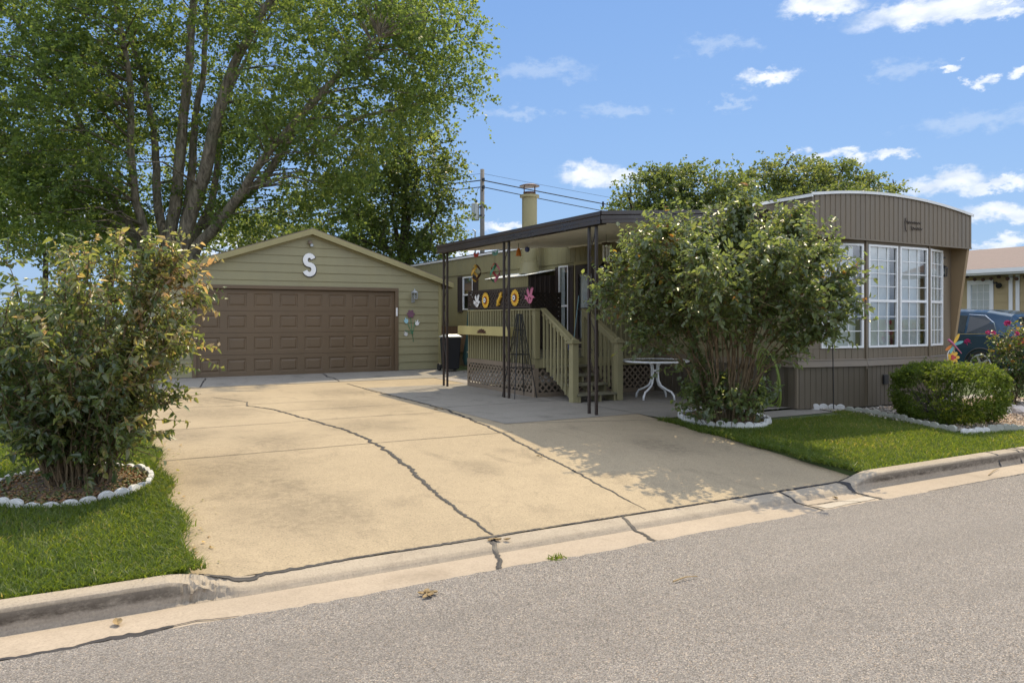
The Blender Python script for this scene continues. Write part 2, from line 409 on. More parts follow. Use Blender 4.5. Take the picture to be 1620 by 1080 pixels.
MAT['concrete'] = concrete('driveway_concrete', (.352, .282, .189), (.232, .187, .130), .74, spots=[(1.3, 8.1, .8), (1.9, 9.4, .6), (1.55, 6.6, .75), (1.0, 10.3, .6), (3.3, 10.1, .8), (3.9, 12.4, 1.0), (1.6, 12.6, .9), (6.2, 7.4, .5), (3.6, 7.3, .35), (2.0, 14.6, 1.0), (4.4, 14.9, .8)])
MAT['patio'] = concrete('patio_concrete', (.26, .235, .20), (.15, .135, .112))
MAT['gutter'] = concrete('gutter_concrete', (.37, .305, .235), (.29, .235, .175), .4)
MAT['gutter_pale'] = concrete('pale_gutter_concrete', (.42, .37, .305), (.33, .285, .23), .4)
MAT['kerb'] = concrete('kerb_concrete', (.355, .30, .232), (.23, .185, .142), .5)
MAT['asphalt'] = asphalt()
MAT['glass'] = glassmat('window_glass')
MAT['dark_glass'] = paint('dark_car_glass', (.012, .015, .018), .05, .1, 2, 60, 0, spec=.8)
MAT['car_blue'] = paint('dark_blue_car_paint', (.016, .052, .100), .16, .06, 2, 60, 0, metal=.3, spec=.7)
MAT['chrome'] = paint('chrome', (.75, .75, .76), .12, .03, 2, 60, 0, metal=1.0)
MAT['rubber'] = paint('tyre_rubber', (.018, .018, .018), .8, .2, 5, 60, .1)
MAT['lamp_glass'] = glassmat('lamp_glass', (.85, .87, .86), .15)
MAT['bark'] = bark('grey_maple_bark', (.085, .066, .047), (.31, .255, .19))
MAT['bark_dark'] = bark('dark_bark', (.035, .028, .02), (.12, .098, .07), 14)
MAT['stem'] = bark('tan_lilac_stem', (.10, .065, .035), (.30, .215, .125), 22)
G1 = [(0, (.040, .075, .014)), (.5, (.075, .120, .022)), (.85, (.115, .160, .028)), (1, (.17, .19, .035))]
G1 = [(0, (.070, .108, .038)), (.5, (.108, .156, .055)), (.85, (.150, .192, .066)), (1, (.21, .215, .08))]
MAT['maple'] = leafmat('maple_leaves', G1, .64, .5)
MAT['ash'] = leafmat('dark_tree_leaves', [(0, (.052, .082, .030)), (.6, (.094, .126, .044)), (1, (.145, .168, .055))], .58, .45)
MAT['far_leaf'] = leafmat('far_tree_leaves', [(0, (.062, .095, .036)), (.6, (.105, .140, .050)), (1, (.17, .192, .075))], .48, .5)
MAT['lilac'] = leafmat('lilac_leaves', [(0, (.062, .096, .040)), (.55, (.125, .165, .075)), (.86, (.14, .175, .060)), (.94, (.19, .18, .05)), (.975, (.26, .16, .03)), (1, (.22, .11, .04))], .52, .38, spec=1.0)
MAT['lilac_dry'] = leafmat('browning_lilac_leaves', [(0, (.060, .094, .036)), (.34, (.108, .148, .050)), (.58, (.165, .190, .062)), (.76, (.24, .215, .080)), (.86, (.37, .28, .15)), (1, (.30, .19, .11))], .50, .36, 1.5, spec=1.0)
MAT['hedge'] = leafmat('yew_leaves', [(0, (.050, .082, .016)), (.6, (.095, .140, .022)), (1, (.17, .195, .035))], .54, .55, spec=.3)
MAT['rose'] = leafmat('rose_leaves', [(0, (.03, .065, .016)), (.55, (.075, .12, .03)), (.75, (.22, .19, .04)), (.88, (.42, .20, .05)), (1, (.40, .09, .05))], .35, .4)
MAT['petal'] = leafmat('magenta_petals', [(0, (.45, .02, .16)), (1, (.62, .06, .25))], .2, .5, tmul=.4)
MAT['grass'] = leafmat('grass_blades', [(0, (.048, .088, .014)), (.5, (.098, .145, .022)), (.82, (.145, .185, .032)), (.93, (.22, .22, .06)), (1, (.34, .27, .12))], .48, .5)
MAT['pebbles'] = leafmat('pebbles', [(0, (.16, .14, .12)), (.5, (.36, .32, .28)), (1, (.62, .56, .50))], 0.0, .9)
MAT['pink_pebbles'] = leafmat('pink_pebbles', [(0, (.34, .22, .14)), (.5, (.56, .40, .28)), (1, (.74, .62, .50))], 0.0, .9)
# ================================================================== GROUND
DX0, DX1, DY0, DY1 = .58, 7.34, 5.41, 19.0      # driveway
def grid_sheet(name, xs, ys, zf, mat, kind='structure', skirt=0.0):
    mb = MB(); nx, ny = len(xs), len(ys)
    vs = [(x, y, zf(x, y)) for y in ys for x in xs]
    fs = [(j * nx + i, j * nx + i + 1, (j + 1) * nx + i + 1, (j + 1) * nx + i) for j in range(ny - 1) for i in range(nx - 1)]
    mb.add(vs, fs)
    me = bpy.data.meshes.new(name); me.from_pydata(mb.v, [], mb.f); me.materials.append(mat); me.update()
    o = bpy.data.objects.new(name, me); COL.objects.link(o); ORG[name] = Vector((0, 0, 0))
    return tag(o, kind=kind)
def zg(x, y):
    if y <= 5.3: return -.352
    if DX0 - .01 < x < DX1 + .01 and y < 19.2: return z_drive(max(y, 5.4)) - .06
    if 7.3 < x < 10.2 and 8.6 < y < 15.7: return -.06
    return z_lawn(y)
xs = [-900, -60, -20, -9] + [DX0 - .03, DX0, 2.5, 4.5, DX1, DX1 + .03, 8.5, 10.15, 10.25, 14, 20, 60, 900]
ys = [-900, -60, -6, 0, 4.7, 5.30, 5.405, 6, 7, 8, 8.55, 8.65, 9.2, 12, 15.65, 15.75, 19.15, 19.25, 40, 120, 1600]
grid_sheet('ground', xs, ys, zg, MAT['far_grass'])
# asphalt with a ragged edge along the gutter
nx = 700; ex = np.linspace(-14, 40, nx)
ey = 4.79 + .012 * np.sin(ex * 3.1) + rng.normal(0, .008, nx)
mb = MB(); vs = []; fs = []
for i, x in enumerate(ex):
    vs += [(x, -6.0, -.346), (x, 0, -.318), (x, 4.3, -.325), (x, ey[i], -.3265)]
for i in range(nx - 1):
    for k in range(3): fs.append((i * 4 + k, (i + 1) * 4 + k, (i + 1) * 4 + k + 1, i * 4 + k + 1))
mb.add(vs, fs); me = bpy.data.meshes.new('road'); me.from_pydata(mb.v, [], mb.f); me.materials.append(MAT['asphalt'])
road = tag(bpy.data.objects.new('road', me), kind='structure'); COL.objects.link(road)
for x0, x1 in ((-500, -14), (40, 500)):
    grid_sheet('road', [x0, x1], [-6, 0, 4.3, 4.79], lambda x, y: -.346 if y < -1 else (-.318 if y < 1 else -.326), MAT['asphalt'])

# kerb and gutter: one profile that drops along the driveway
def sstep(a, b, x):
    t = min(1, max(0, (x - a) / (b - a))); return t * t * (3 - 2 * t)
def kerb_full(x): return max(1 - sstep(.40, .98, x), sstep(6.85, 7.45, x))
FULL = [(5.195, -.343), (5.208, -.318), (5.222, -.262), (5.234, -.222), (5.25, -.203), (5.275, -.194), (5.33, -.191), (5.39, -.193), (5.405, -.205), (5.41, -.27)]
DROP = [(5.175, -.343), (5.19, -.333), (5.205, -.322), (5.225, -.314), (5.25, -.308), (5.29, -.302), (5.34, -.296), (5.39, -.289), (5.405, -.289), (5.41, -.34)]
def kprof(x):
    t = kerb_full(x); return [(a[0] * t + b[0] * (1 - t), a[1] * t + b[1] * (1 - t)) for a, b in zip(FULL, DROP)]
def gut_prof(x): k = kprof(x)[0]; return [(4.74, -.338), (4.78, -.331), (4.95, -.336), (5.10, -.341), (k[0], k[1] - .0005)]
def surf(x, y):
    if y > 5.405: return z_drive(y) if (DX0 <= x <= DX1 or y > 8.7) else z_lawn(y)
    p = gut_prof(x) + kprof(x)[1:]
    for (a, za), (b, zb) in zip(p[:-1], p[1:]):
        if a <= y <= b: return za + (zb - za) * (y - a) / max(1e-6, b - a)
    return -.326
kx = np.unique(np.concatenate([[-400, -60], np.arange(-8, .3, .25), np.arange(.3, 1.1, .012), np.arange(1.1, 6.8, .2), np.arange(6.8, 7.5, .03), np.arange(7.5, 16, .25), [20, 60, 400]]))
from mathutils import noise as mnoise
def strip_mesh(name, prof, mat, jit=0.0, chip=False):
    vs = []; fs = []; n = len(prof(0))
    for x in kx:
        for j, (y, z) in enumerate(prof(x)):
            dy = dz = 0
            if chip and .42 < x < .82 and 1 <= j <= 6:
                w = math.sin(math.pi * (x - .42) / .40)
                q = mnoise.noise(Vector((x * 26, j * .9, 3))) * .6 + mnoise.noise(Vector((x * 70, j * 2.1, 7))) * .4
                dy = w * (.022 + .045 * q); dz = -w * (.014 + .034 * mnoise.noise(Vector((x * 34, j * 1.3, 11))))
                if j > 4: dy *= .6
            vs.append((x, y + dy + (random.uniform(-jit, jit) if 0 < j < n - 2 else 0), z + dz + (random.uniform(-jit, jit) * .5 if 0 < j < n - 1 else 0)))
    for i in range(len(kx) - 1):
        for k in range(n - 1): fs.append((i * n + k, (i + 1) * n + k, (i + 1) * n + k + 1, i * n + k + 1))
    me = bpy.data.meshes.new(name); me.from_pydata(vs, [], fs); me.materials.append(mat); me.update()
    if not chip: me.polygons.foreach_set('use_smooth', [True] * len(me.polygons))
    o = bpy.data.objects.new(name, me); COL.objects.link(o); ORG[name] = Vector((0, 0, 0)); return tag(o, kind='structure')
# the kerb's street face is grimy: splash dirt that stays on that face
def kerbmat():
    m = MAT['kerb']; t = m.node_tree; b = t.nodes['Principled BSDF']
    src = b.inputs['Base Color'].links[0].from_socket
    g = N(t, 'ShaderNodeNewGeometry'); sp = N(t, 'ShaderNodeSeparateXYZ'); t.links.new(g.outputs['Position'], sp.inputs[0])
    n = M(t, 'ADD', M(t, 'MULTIPLY', noise(t, 5, 7, .7, VM(t, 'MULTIPLY', g.outputs['Position'], (1, 1, 2.5))), .6), M(t, 'MULTIPLY', noise(t, 38, 5, .7, VM(t, 'MULTIPLY', g.outputs['Position'], (.6, 1, 1.6))), .4))
    yy = M(t, 'ADD', sp.outputs[1], M(t, 'MULTIPLY', M(t, 'SUBTRACT', n, .5), .09))
    f = M(t, 'MULTIPLY', MAPR(t, yy, 5.258, 5.228), MAPR(t, n, .36, .60, .35, 1.0))
    zz = MAPR(t, M(t, 'ADD', sp.outputs[2], M(t, 'MULTIPLY', M(t, 'SUBTRACT', n, .5), .03)), -.297, -.275)
    f = M(t, 'MULTIPLY', f, M(t, 'ADD', M(t, 'MULTIPLY', zz, .7), .3))
    t.links.new(MIXC(t, f, src, (.060, .046, .033, 1)), b.inputs['Base Color'])
kerbmat()
strip_mesh('gutter', gut_prof, MAT['gutter'])
kerb = strip_mesh('kerb', kprof, MAT['kerb'], .0015, True)

# driveway slabs and patio slab
drive = grid_sheet('driveway', list(np.linspace(DX0, DX1, 9)), [5.408] + list(np.linspace(5.6, 9.2, 13)) + [11, 14, 17.25], lambda x, y: z_drive(y), MAT['concrete'])
def z_pad(x, y): return .004 + .075 * max(0, min(1, (y - 17.3) / 1.4))
pad_poly = [(-.9, 16.15), (2.33, 16.15), (5.0, 16.15), (8.31, 16.4)]
grid_sheet('driveway', [-.9, 1.2, 5.0, 7.34, 8.6], [17.2, 17.3, 18.0, 18.7, 19.08], lambda x, y: z_pad(x, y), MAT['patio'])
grid_sheet('patio', [DX1 + .012, 8.6, 10.06], [8.68, 12, 15.6], lambda x, y: -.001, MAT['patio'])
grid_sheet('patio', [5.02, 6.4, DX1 + .008], [9.25, 10.5, 11.4, 15.4], lambda x, y: .004, MAT['patio'])
grid_sheet('path', [8.9, 10.0, 11.6], [8.22, 8.4, 8.66], lambda x, y: z_lawn(y) + .014, MAT['patio'])

def ribbon(pts, widths, mat, name, parent=None, jag=.35, lift=.005, sub=.028, zf=surf):
    """a draped strip of sealant along ground points (x, y)"""
    P = [Vector((p[0], p[1], 0)) for p in pts]; out = []; W = []
    for i in range(len(P) - 1):
        n = max(1, int((P[i + 1] - P[i]).length / sub))
        for k in range(n):
            t = k / n; out.append(P[i].lerp(P[i + 1], t)); W.append(widths[i] * (1 - t) + widths[i + 1] * t)
    out.append(P[-1]); W.append(widths[-1])
    vs = []; fs = []; wob = 0; W = [w_ * .74 for w_ in W]
    for i, p in enumerate(out):
        d = (out[min(i + 1, len(out) - 1)] - out[max(i - 1, 0)]).normalized(); nrm = Vector((-d.y, d.x, 0))
        wob = wob * .66 + random.uniform(-1, 1) * W[i] * jag * 1.15
        for s_ in (-1, 0, 1):
            q = p + nrm * (wob + s_ * W[i] * .5 * (1 + random.uniform(-jag, jag)))
            vs.append((q.x, q.y, zf(q.x, q.y) + lift + (.002 if s_ == 0 else 0)))
    for i in range(len(out) - 1):
        for k in range(2): fs.append((i * 3 + k, (i + 1) * 3 + k, (i + 1) * 3 + k + 1, i * 3 + k + 1))
    me = bpy.data.meshes.new(name); me.from_pydata(vs, [], fs); me.materials.append(mat); me.update()
    o = bpy.data.objects.new(name, me); COL.objects.link(o); ORG[o.name] = Vector((0, 0, 0))
    if parent: o.parent = parent
    return tag(o, kind='structure')
def gp(*pp): return [ground_at(x, y, z_drive)[:2] for x, y in pp]
ribbon(gp((390, 642), (430, 647), (480, 661), (540, 678), (590, 700), (625, 722), (660, 752), (690, 780), (730, 812), (779, 846)), [.035, .05, .05, .055, .06, .065, .06, .05, .045, .03], MAT['tar'], 'crack_sealant', drive)
ribbon(gp((335, 628), (392, 636), (390, 642)), [.02, .03, .035], MAT['joint'], 'crack_sealant', drive)
ribbon(gp((550, 607), (595, 620), (650, 633), (705, 648), (760, 670), (815, 696), (850, 716), (900, 740), (950, 768), (998, 794)), [.03, .05, .05, .05, .055, .05, .045, .035, .03, .02], MAT['tar'], 'crack_sealant', drive)
ribbon(gp((998, 794), (1022, 806)), [.012, .008], MAT['tar'], 'crack_sealant', drive, sub=.03)
for yj, xa, xb, w in ((10.85, .58, 2.45, .014), (8.72, .58, 4.85, .014), (13.4, .58, 3.6, .013), (12.2, 2.6, 5.0, .009), (10.9, 2.5, 5.0, .009)):
    ribbon([(xa, yj), ((xa + xb) / 2, yj + .02), (xb, yj)], [w] * 3, MAT['joint'], 'slab_joint', drive, .25)
ribbon([(5.0, 11.4), (7.3, 11.42), (10.0, 11.4)], [.012] * 3, MAT['joint'], 'slab_joint', drive, .25, lift=.009)
ribbon([(7.335, 8.7), (7.335, 15.3)], [.012] * 2, MAT['joint'], 'slab_joint', drive, .2, lift=.009)
ribbon([(5.0, 9.25), (7.34, 8.7), (8.7, 8.7)], [.01] * 3, MAT['joint'], 'slab_joint', drive, .2, lift=.009)
ribbon([(-.85, 17.2), (2, 17.2), (5, 17.2), (8.5, 17.2)], [.02] * 4, MAT['joint'], 'slab_joint', drive, .3, lift=.008)
ribbon([(5.02, 17.25), (5.06, 17.9), (4.96, 18.2), (5.06, 18.9)], [.03, .04, .05, .03], MAT['tar'], 'crack_sealant', drive, .4, lift=.006, zf=z_pad)
ribbon([(2.0, 17.25), (2.3, 18.7)], [.03, .03], MAT['tar'], 'crack_sealant', drive, .4, lift=.006, zf=z_pad)
# sealant along the back of the dropped kerb and across it
ribbon([(.62, 5.40), (.74, 5.36), (.86, 5.33), (1.02, 5.385), (1.5, 5.405), (2.0, 5.41), (2.7, 5.41), (3.3, 5.412), (4.2, 5.41), (5.2, 5.41), (6.1, 5.41), (6.9, 5.41), (7.2, 5.40)],
       [.015, .055, .085, .05, .03, .022, .035, .02, .022, .018, .03, .02, .03], MAT['tar'], 'kerb_sealant', kerb, .25, .007)
for X, w, sk in ((2.72, .05, -.10), (4.06, .045, -.05), (6.05, .03, -.03)):
    ribbon([(X - sk, 5.40), (X - sk * .4, 5.3), (X, 5.17), (X + sk * .6, 5.0), (X + sk * 1.5, 4.80)], [w * .7, w * 1.2, w, w * .9, w * 1.2], MAT['tar'], 'kerb_sealant', kerb, .25, .006)
ribbon([(7.0, 5.41), (6.95, 5.28), (6.92, 5.12), (6.9, 4.98), (6.88, 4.80)], [.11, .09, .05, .045, .07], MAT['tar'], 'kerb_sealant', kerb, .3, .006)
ribbon([(6.05, 5.02), (6.45, 4.99), (6.6, 4.84)], [.02, .02, .02], MAT['tar'], 'kerb_sealant', kerb, .3, .006)
ribbon([(6.08, 4.9), (6.85, 4.92)], [.18, .16], MAT['gutter_pale'], 'kerb_sealant', kerb, .05, .004)
ribbon([(-1.2, 4.78), (-.5, 4.785), (0, 4.795), (.25, 4.81), (.42, 4.835)], [.035, .045, .05, .10, .03], MAT['tar'], 'gutter_sealant', kerb, .3, .007)
ribbon([(.40, 4.84), (.55, 4.86), (.62, 4.83), (.78, 4.80)], [.015, .02, .018, .012], MAT['tar'], 'gutter_sealant', kerb, .2, .007)
for X in (9.72, 10.18, 10.32): ribbon([(X, 5.40), (X - .01, 5.25), (X - .02, 5.215), (X - .02, 5.19)], [.035, .05, .05, .04], MAT['tar'], 'kerb_sealant', kerb, .5, .006)
ribbon([(7.6, 4.80), (9.0, 4.80), (11, 4.81), (14, 4.80)], [.012, .03, .035, .03], MAT['tar'], 'gutter_sealant', kerb, .3, .006)

# gravel patch between garage and deck
grid_sheet('gravel_bed', [7.36, 10.3], [15.45, 19.3], lambda x, y: .003, MAT['gravel_base'])
# ================================================================== GARAGE
GY = 19.0; GX0, GX1, GXP = 1.27, 8.31, 4.79; GZE, GZP = 2.46, 3.62
DXA, DXB, DZ = 2.13, 7.0, 2.17
garage = thing('garage', 'olive lap-sided garage with a wide brown panelled door at the driveway end', 'garage', (GXP, GY, 0))
def gable_x(z):
    if z <= GZE: return GX0, GX1
    t = (z - GZE) / (GZP - GZE); return GX0 + t * (GXP - GX0), GX1 - t * (GX1 - GXP)
w = MB()
z = .10; step = .208
while z < GZP - .02:
    z1 = min(z + step, GZP - .01)
    segs = []
    xa, xb = gable_x(z); xc, xd = gable_x(z1)
    if z1 <= DZ + .08: segs = [((xa, xc), (DXA - .09, DXA - .09)), ((DXB + .09, DXB + .09), (xb, xd))]
    elif z < DZ + .08:
        segs = [((xa, xc), (DXA - .09, DXA - .09)), ((DXB + .09, DXB + .09), (xb, xd))]
        w.add([(DXA - .09, GY - .017, DZ + .09), (DXB + .09, GY - .017, DZ + .09), (DXB + .09, GY - .004, z1), (DXA - .09, GY - .004, z1)], [(0, 1, 2, 3)])
    else: segs = [((xa, xc), (xb, xd))]
    for (l0, l1), (r0, r1) in segs:
        n = max(1, int((r0 - l0) / 1.2)); 
        w.add([(l0, GY - .022, z), (r0, GY - .022, z), (r1, GY - .004, z1), (l1, GY - .004, z1), (l0, GY, z), (r0, GY, z)], [(0, 1, 2, 3), (4, 5, 1, 0)])
    z = z1
w.add([(GX0, GY + .001, .0), (DXA, GY + .001, 0), (DXA, GY + .001, GZE), (GX0, GY + .001, GZE)], [(0, 1, 2, 3)])
w.box(GX0, GX0 + .1, GY + .002, GY + 7.3, 0, GZE); w.box(GX1 - .1, GX1, GY + .002, GY + 7.3, 0, GZE)
w.box(GX0 + .1, GX1 - .1, GY + 7.2, GY + 7.3, 0, GZE)
w.prism([(GX0, GY + 7.2, GZE), (GX1, GY + 7.2, GZE), (GXP, GY + 7.2, GZP)], (0, .1, 0))
w.build('wall', MAT['siding'], garage)
cb = MB(); cb.box(GX1 - .07, GX1 + .012, GY - .03, GY + .05, .1, GZE); cb.build('corner_board', MAT['trim_olive'], garage)
cb = MB(); cb.box(GX0 - .012, GX0 + .07, GY - .03, GY + .05, .1, GZE); cb.build('corner_board', MAT['trim_olive'], garage)
fd = MB(); fd.box(GX0, DXA - .1, GY - .012, GY + .1, -.02, .10); fd.build('foundation', MAT['patio'], garage); fd = MB(); fd.box(DXB + .1, GX1, GY - .012, GY + .1, -.02, .10); fd.build('foundation', MAT['patio'], garage)
sl_ = (GZP - GZE) / (GXP - GX0); OV = .30; FR = .16
rf = MB(); fa = MB()
for sg in (-1, 1):
    xe = GXP + sg * (GXP - GX0 + OV); ze = GZE - OV * sl_
    a = [(GXP, GY - FR, GZP + .05), (xe, GY - FR, ze + .05), (xe, GY + 7.45, ze + .05), (GXP, GY + 7.45, GZP + .05)]
    rf.add(a + [(p[0], p[1], p[2] + .035) for p in a], [(0, 1, 2, 3), (7, 6, 5, 4), (0, 4, 5, 1), (1, 5, 6, 2), (2, 6, 7, 3), (3, 7, 4, 0)])
    # rake boards and eave fascia
    q = [(GXP, GY - FR - .012, GZP + .062), (xe + sg * .01, GY - FR - .012, ze + .062), (xe + sg * .01, GY - FR - .012, ze - .075), (GXP, GY - FR - .012, GZP - .075)]
    fa.prism(q, (0, .024, 0))
    q2 = [(GXP, GY - .045, GZP - .045), (xe - sg * OV, GY - .045, GZE - .045), (xe - sg * OV, GY - .045, GZE - .12), (GXP, GY - .045, GZP - .12)]
    fa.prism(q2, (0, .02, 0))
    s_ = [(GXP, GY - FR + .014, GZP + .048), (xe, GY - FR + .014, ze + .048), (xe, GY - FR + .014, ze + .03), (GXP, GY - FR + .014, GZP + .03)]
    fa.prism(s_, (0, FR - .03, 0))
    fa.box(min(xe, xe + sg * .02), max(xe, xe + sg * .02), GY - FR + .013, GY + 7.4, ze - .09, ze + .055)
rf.build('roof', MAT['roof_shingle'], garage)
fa.build('rake_board', MAT['trim_olive'], garage)
fr = MB()
fr.box(DXA - .09, DXA, GY - .035, GY + .10, .06, DZ); fr.box(DXB, DXB + .09, GY - .035, GY + .10, .06, DZ); fr.box(DXA - .09, DXB + .09, GY - .036, GY + .10, DZ + .002, DZ + .09)
fr.build('door_frame', MAT['door_brown'], garage, bevel=.006)
gd = MB(); gd.box(DXA + .001, DXB - .001, GY + .085, GY + .10, .06, DZ)
gdoor = gd.build('garage_door', MAT['door_brown'], garage)
rows = 4; rh = (DZ - .075) / rows; ncol = 8; cw = (DXB - DXA) / ncol
for r_ in range(rows):
    p = MB(); z0 = .07 + r_ * rh; z1 = z0 + rh - .006; yf = GY + .05
    # section face with a raised panel in every column
    p.add([(DXA + .002, yf, z0), (DXB - .002, yf, z0), (DXB - .002, yf + .03, z0), (DXA + .002, yf + .03, z0)], [(0, 1, 2, 3)])
    p.add([(DXA + .002, yf, z1), (DXB - .002, yf, z1), (DXB - .002, yf + .03, z1), (DXA + .002, yf + .03, z1)], [(0, 1, 2, 3)])
    for c in range(ncol):
        x0 = DXA + c * cw + (.002 if c == 0 else 0); x1 = DXA + (c + 1) * cw - (.002 if c == ncol - 1 else 0)
        rings = []
        for (ix, iz, dy) in ((0, 0, 0), (.085, .10, 0), (.10, .115, .016), (.125, .14, .016), (.15, .165, .002)):
            rings.append([(x0 + ix, yf + dy, z0 + iz), (x1 - ix, yf + dy, z0 + iz), (x1 - ix, yf + dy, z1 - iz), (x0 + ix, yf + dy, z1 - iz)])
        vs = [q for rr in rings for q in rr]; fs = []
        for i in range(4):
            for k in range(4): fs.append((i * 4 + k, i * 4 + (k + 1) % 4, (i + 1) * 4 + (k + 1) % 4, (i + 1) * 4 + k))
        fs.append((16, 17, 18, 19)); p.add(vs, fs)
    p.build('door_section', MAT['door_brown'], gdoor)
ws = MB(); ws.box(DXA, DXB, GY + .03, GY + .085, .04, .072); ws.build('bottom_seal', MAT['black_plastic'], gdoor)
tg = MB(); tg.box(DXB + .012, DXB + .058, GY - .058, GY - .036, 1.52, 1.74); o = tg.build('keypad', MAT['white'], None, bevel=.006, loc=(DXB + .035, GY - .04, 1.6))
tag(o, 'small white keypad on the right jamb of the brown garage door', 'keypad')
# letter S
pts = []; RR = .098; sw = .098
for k in range(0, 13): a = R(18 + k * (252 / 12)); pts.append((RR * math.cos(a) * 1.02, .112 + RR * 1.16 * math.sin(a)))
for k in range(1, 13): a = R(90 - k * (252 / 12)); pts.append((RR * 1.12 * math.cos(a), -.122 + RR * 1.22 * math.sin(a)))
def ribbon2d(pts, w):
    L = []; Rr = []
    for i, p in enumerate(pts):
        a = pts[max(i - 1, 0)]; b = pts[min(i + 1, len(pts) - 1)]
        d = Vector((b[0] - a[0], b[1] - a[1])).normalized(); n = Vector((-d.y, d.x))
        L.append((p[0] + n.x * w / 2, p[1] + n.y * w / 2)); Rr.append((p[0] - n.x * w / 2, p[1] - n.y * w / 2))
    return L, Rr
def letter(cx, cz, y0, th, scale, mat, name, wd):
    L, Rr = ribbon2d(pts, wd); mb = MB(); n = len(L); vs = []
    for yy in (y0, y0 - th):
        vs += [(cx + q[0] * scale, yy, cz + q[1] * scale) for q in L] + [(cx + q[0] * scale, yy, cz + q[1] * scale) for q in Rr]
    fs = []
    for i in range(n - 1):
        fs += [(i, i + 1, n + i + 1, n + i), (2 * n + i, 3 * n + i, 3 * n + i + 1, 2 * n + i + 1), (i, 2 * n + i, 2 * n + i + 1, i + 1), (n + i, n + i + 1, 3 * n + i + 1, 3 * n + i)]
    fs += [(0, n, 3 * n, 2 * n), (n - 1, 3 * n - 1, 4 * n - 1, 2 * n - 1)]
    return mb.add(vs, fs)
LX, LZ = 4.74, 2.80
o = letter(LX, LZ, GY - .026, .03, 1.0, None, '', .115).build('letter_sign', MAT['white'], None, loc=(LX, GY - .03, LZ - .28))
tag(o, 'large white letter S mounted on the garage gable above the door', 'letter sign')
lb = letter(LX + .012, LZ - .012, GY - .021, .004, 1.0, None, '', .145).build('backing', MAT['black_metal'], o)
# gable security light
t = thing('security_light', 'small grey security light fixed under the garage roof peak', 'light', (4.76, GY - .03, 3.28))
m_ = MB(); m_.lathe((4.76, GY - .05, 3.33), [(.045, -.03), (.06, 0), (.05, .045), (.02, .055)], 12); m_.box(4.72, 4.80, GY - .05, GY - .015, 3.33, 3.40); m_.build('housing', MAT['lattice_brown'], t)
m_ = MB(); m_.lathe((4.79, GY - .085, 3.27), [(.02, -.03), (.042, -.02), (.042, .03), (.02, .045)], 12); m_.build('lens', MAT['galv'], t)
# garage lantern
def lantern(name, label, x, y, z, h, mat, outx, outy, hang=False):
    """z = bottom; a four-sided lantern on an arm from a wall plate"""
    t = thing(name, label, 'lantern', (x, y, z))
    w_ = h * .20
    b = MB(); b.lathe((x, y, z + h * .16), [(w_ * .5, 0), (w_ * .95, .015), (w_ * .95, .03)], 6)
    b.lathe((x, y, z + h * .60), [(w_ * 1.25, 0), (w_ * 1.2, .012), (w_ * .6, h * .12), (w_ * .25, h * .17), (w_ * .12, h * .22), (.004, h * .30)], 6)
    for k in range(6): a = k * math.pi / 3; b.bar((x + w_ * .92 * math.cos(a), y + w_ * .92 * math.sin(a), z + h * .18), (x + w_ * 1.0 * math.cos(a), y + w_ * 1.0 * math.sin(a), z + h * .61), .012, .012)
    b.build('cage', mat, t)
    g = MB(); g.lathe((x, y, z + h * .20), [(w_ * .84, 0), (w_ * .92, h * .40)], 6); g.build('pane', MAT['lamp_glass'], t)
    bu = MB(); bu.lathe((x, y, z + h * .22), [(.012, 0), (.018, .02), (.03, h * .14), (.02, h * .22), (.004, h * .27)], 10); bu.build('bulb', MAT['white'], t)
    a_ = MB()
    if hang: a_.tube([(x, y, z + h * .88), (x, y, z + h * 1.12)], .006, 6); a_.lathe((x, y, z + h * 1.12), [(.05, 0), (.05, .02), (.02, .03)], 12)
    else:
        a_.box(x + outx - .045, x + outx + .045, y + outy - .012, y + outy + .004, z - h * .05, z + h * .22) if outx == 0 else a_.box(x + outx - .004, x + outx + .012, y + outy - .045, y + outy + .045, z - h * .05, z + h * .22)
        a_.tube([(x + outx, y + outy, z + h * .05), (x + outx * .6, y + outy * .6, z - h * .04), (x, y, z + h * .05), (x, y, z + h * .17)], .012, 8)
    a_.build('bracket', mat, t); return t
lantern('wall_lantern', 'pale grey carriage lantern on the garage wall right of the brown door', 7.50, GY - .14, 1.90, .40, MAT['galv'], 0, .12)
# flower wall art
fx, fz = 7.44, 1.34
t = thing('flower_wall_art', 'metal wall art of four flowers on stems below the garage lantern', 'wall art', (fx, GY - .04, 1.05))
def petal_disc(mb, cx, y, cz, r, n, ang=0, half=False, th=.012, sharp=1.0):
    pts_ = []
    for k in range(n * 6):
        a = ang + 2 * math.pi * k / (n * 6)
        rr = r * (.62 + .38 * abs(math.cos((a - ang) * n / 2)) ** sharp)
        pts_.append((cx + rr * math.cos(a), y, cz + rr * math.sin(a)))
    mb.prism(pts_, (0, -th, 0))
def tulip(mb, cx, y, cz, s, rot=0):
    base = [(-.5, .55), (-.28, .12), (0, .85), (.28, .12), (.55, .5), (.42, -.35), (0, -.62), (-.42, -.35)]
    c_, s_ = math.cos(rot), math.sin(rot)
    mb.prism([(cx + s * (a * c_ - b * s_), y, cz + s * (a * s_ + b * c_)) for a, b in base], (0, -.012, 0))
sm = MB()
for (ax, az_) in ((-.02, .14), (-.13, .0), (.12, -.02), (-.16, -.25)):
    sm.tube([(fx + .07, GY - .03, fz - .50), (fx + .04, GY - .03, fz - .30), (fx + ax, GY - .03, fz + az_ + .06)], .007, 6)
sm.build('stem', MAT['green_e'], t)
a_ = MB(); petal_disc(a_, fx - .01, GY - .035, fz + .24, .115, 6); a_.build('flower', MAT['purple'], t, label='dark purple daisy')
a_ = MB(); tulip(a_, fx - .14, GY - .035, fz + .055, .115, .25); a_.build('flower', MAT['lightblue'], t, label='pale blue tulip')
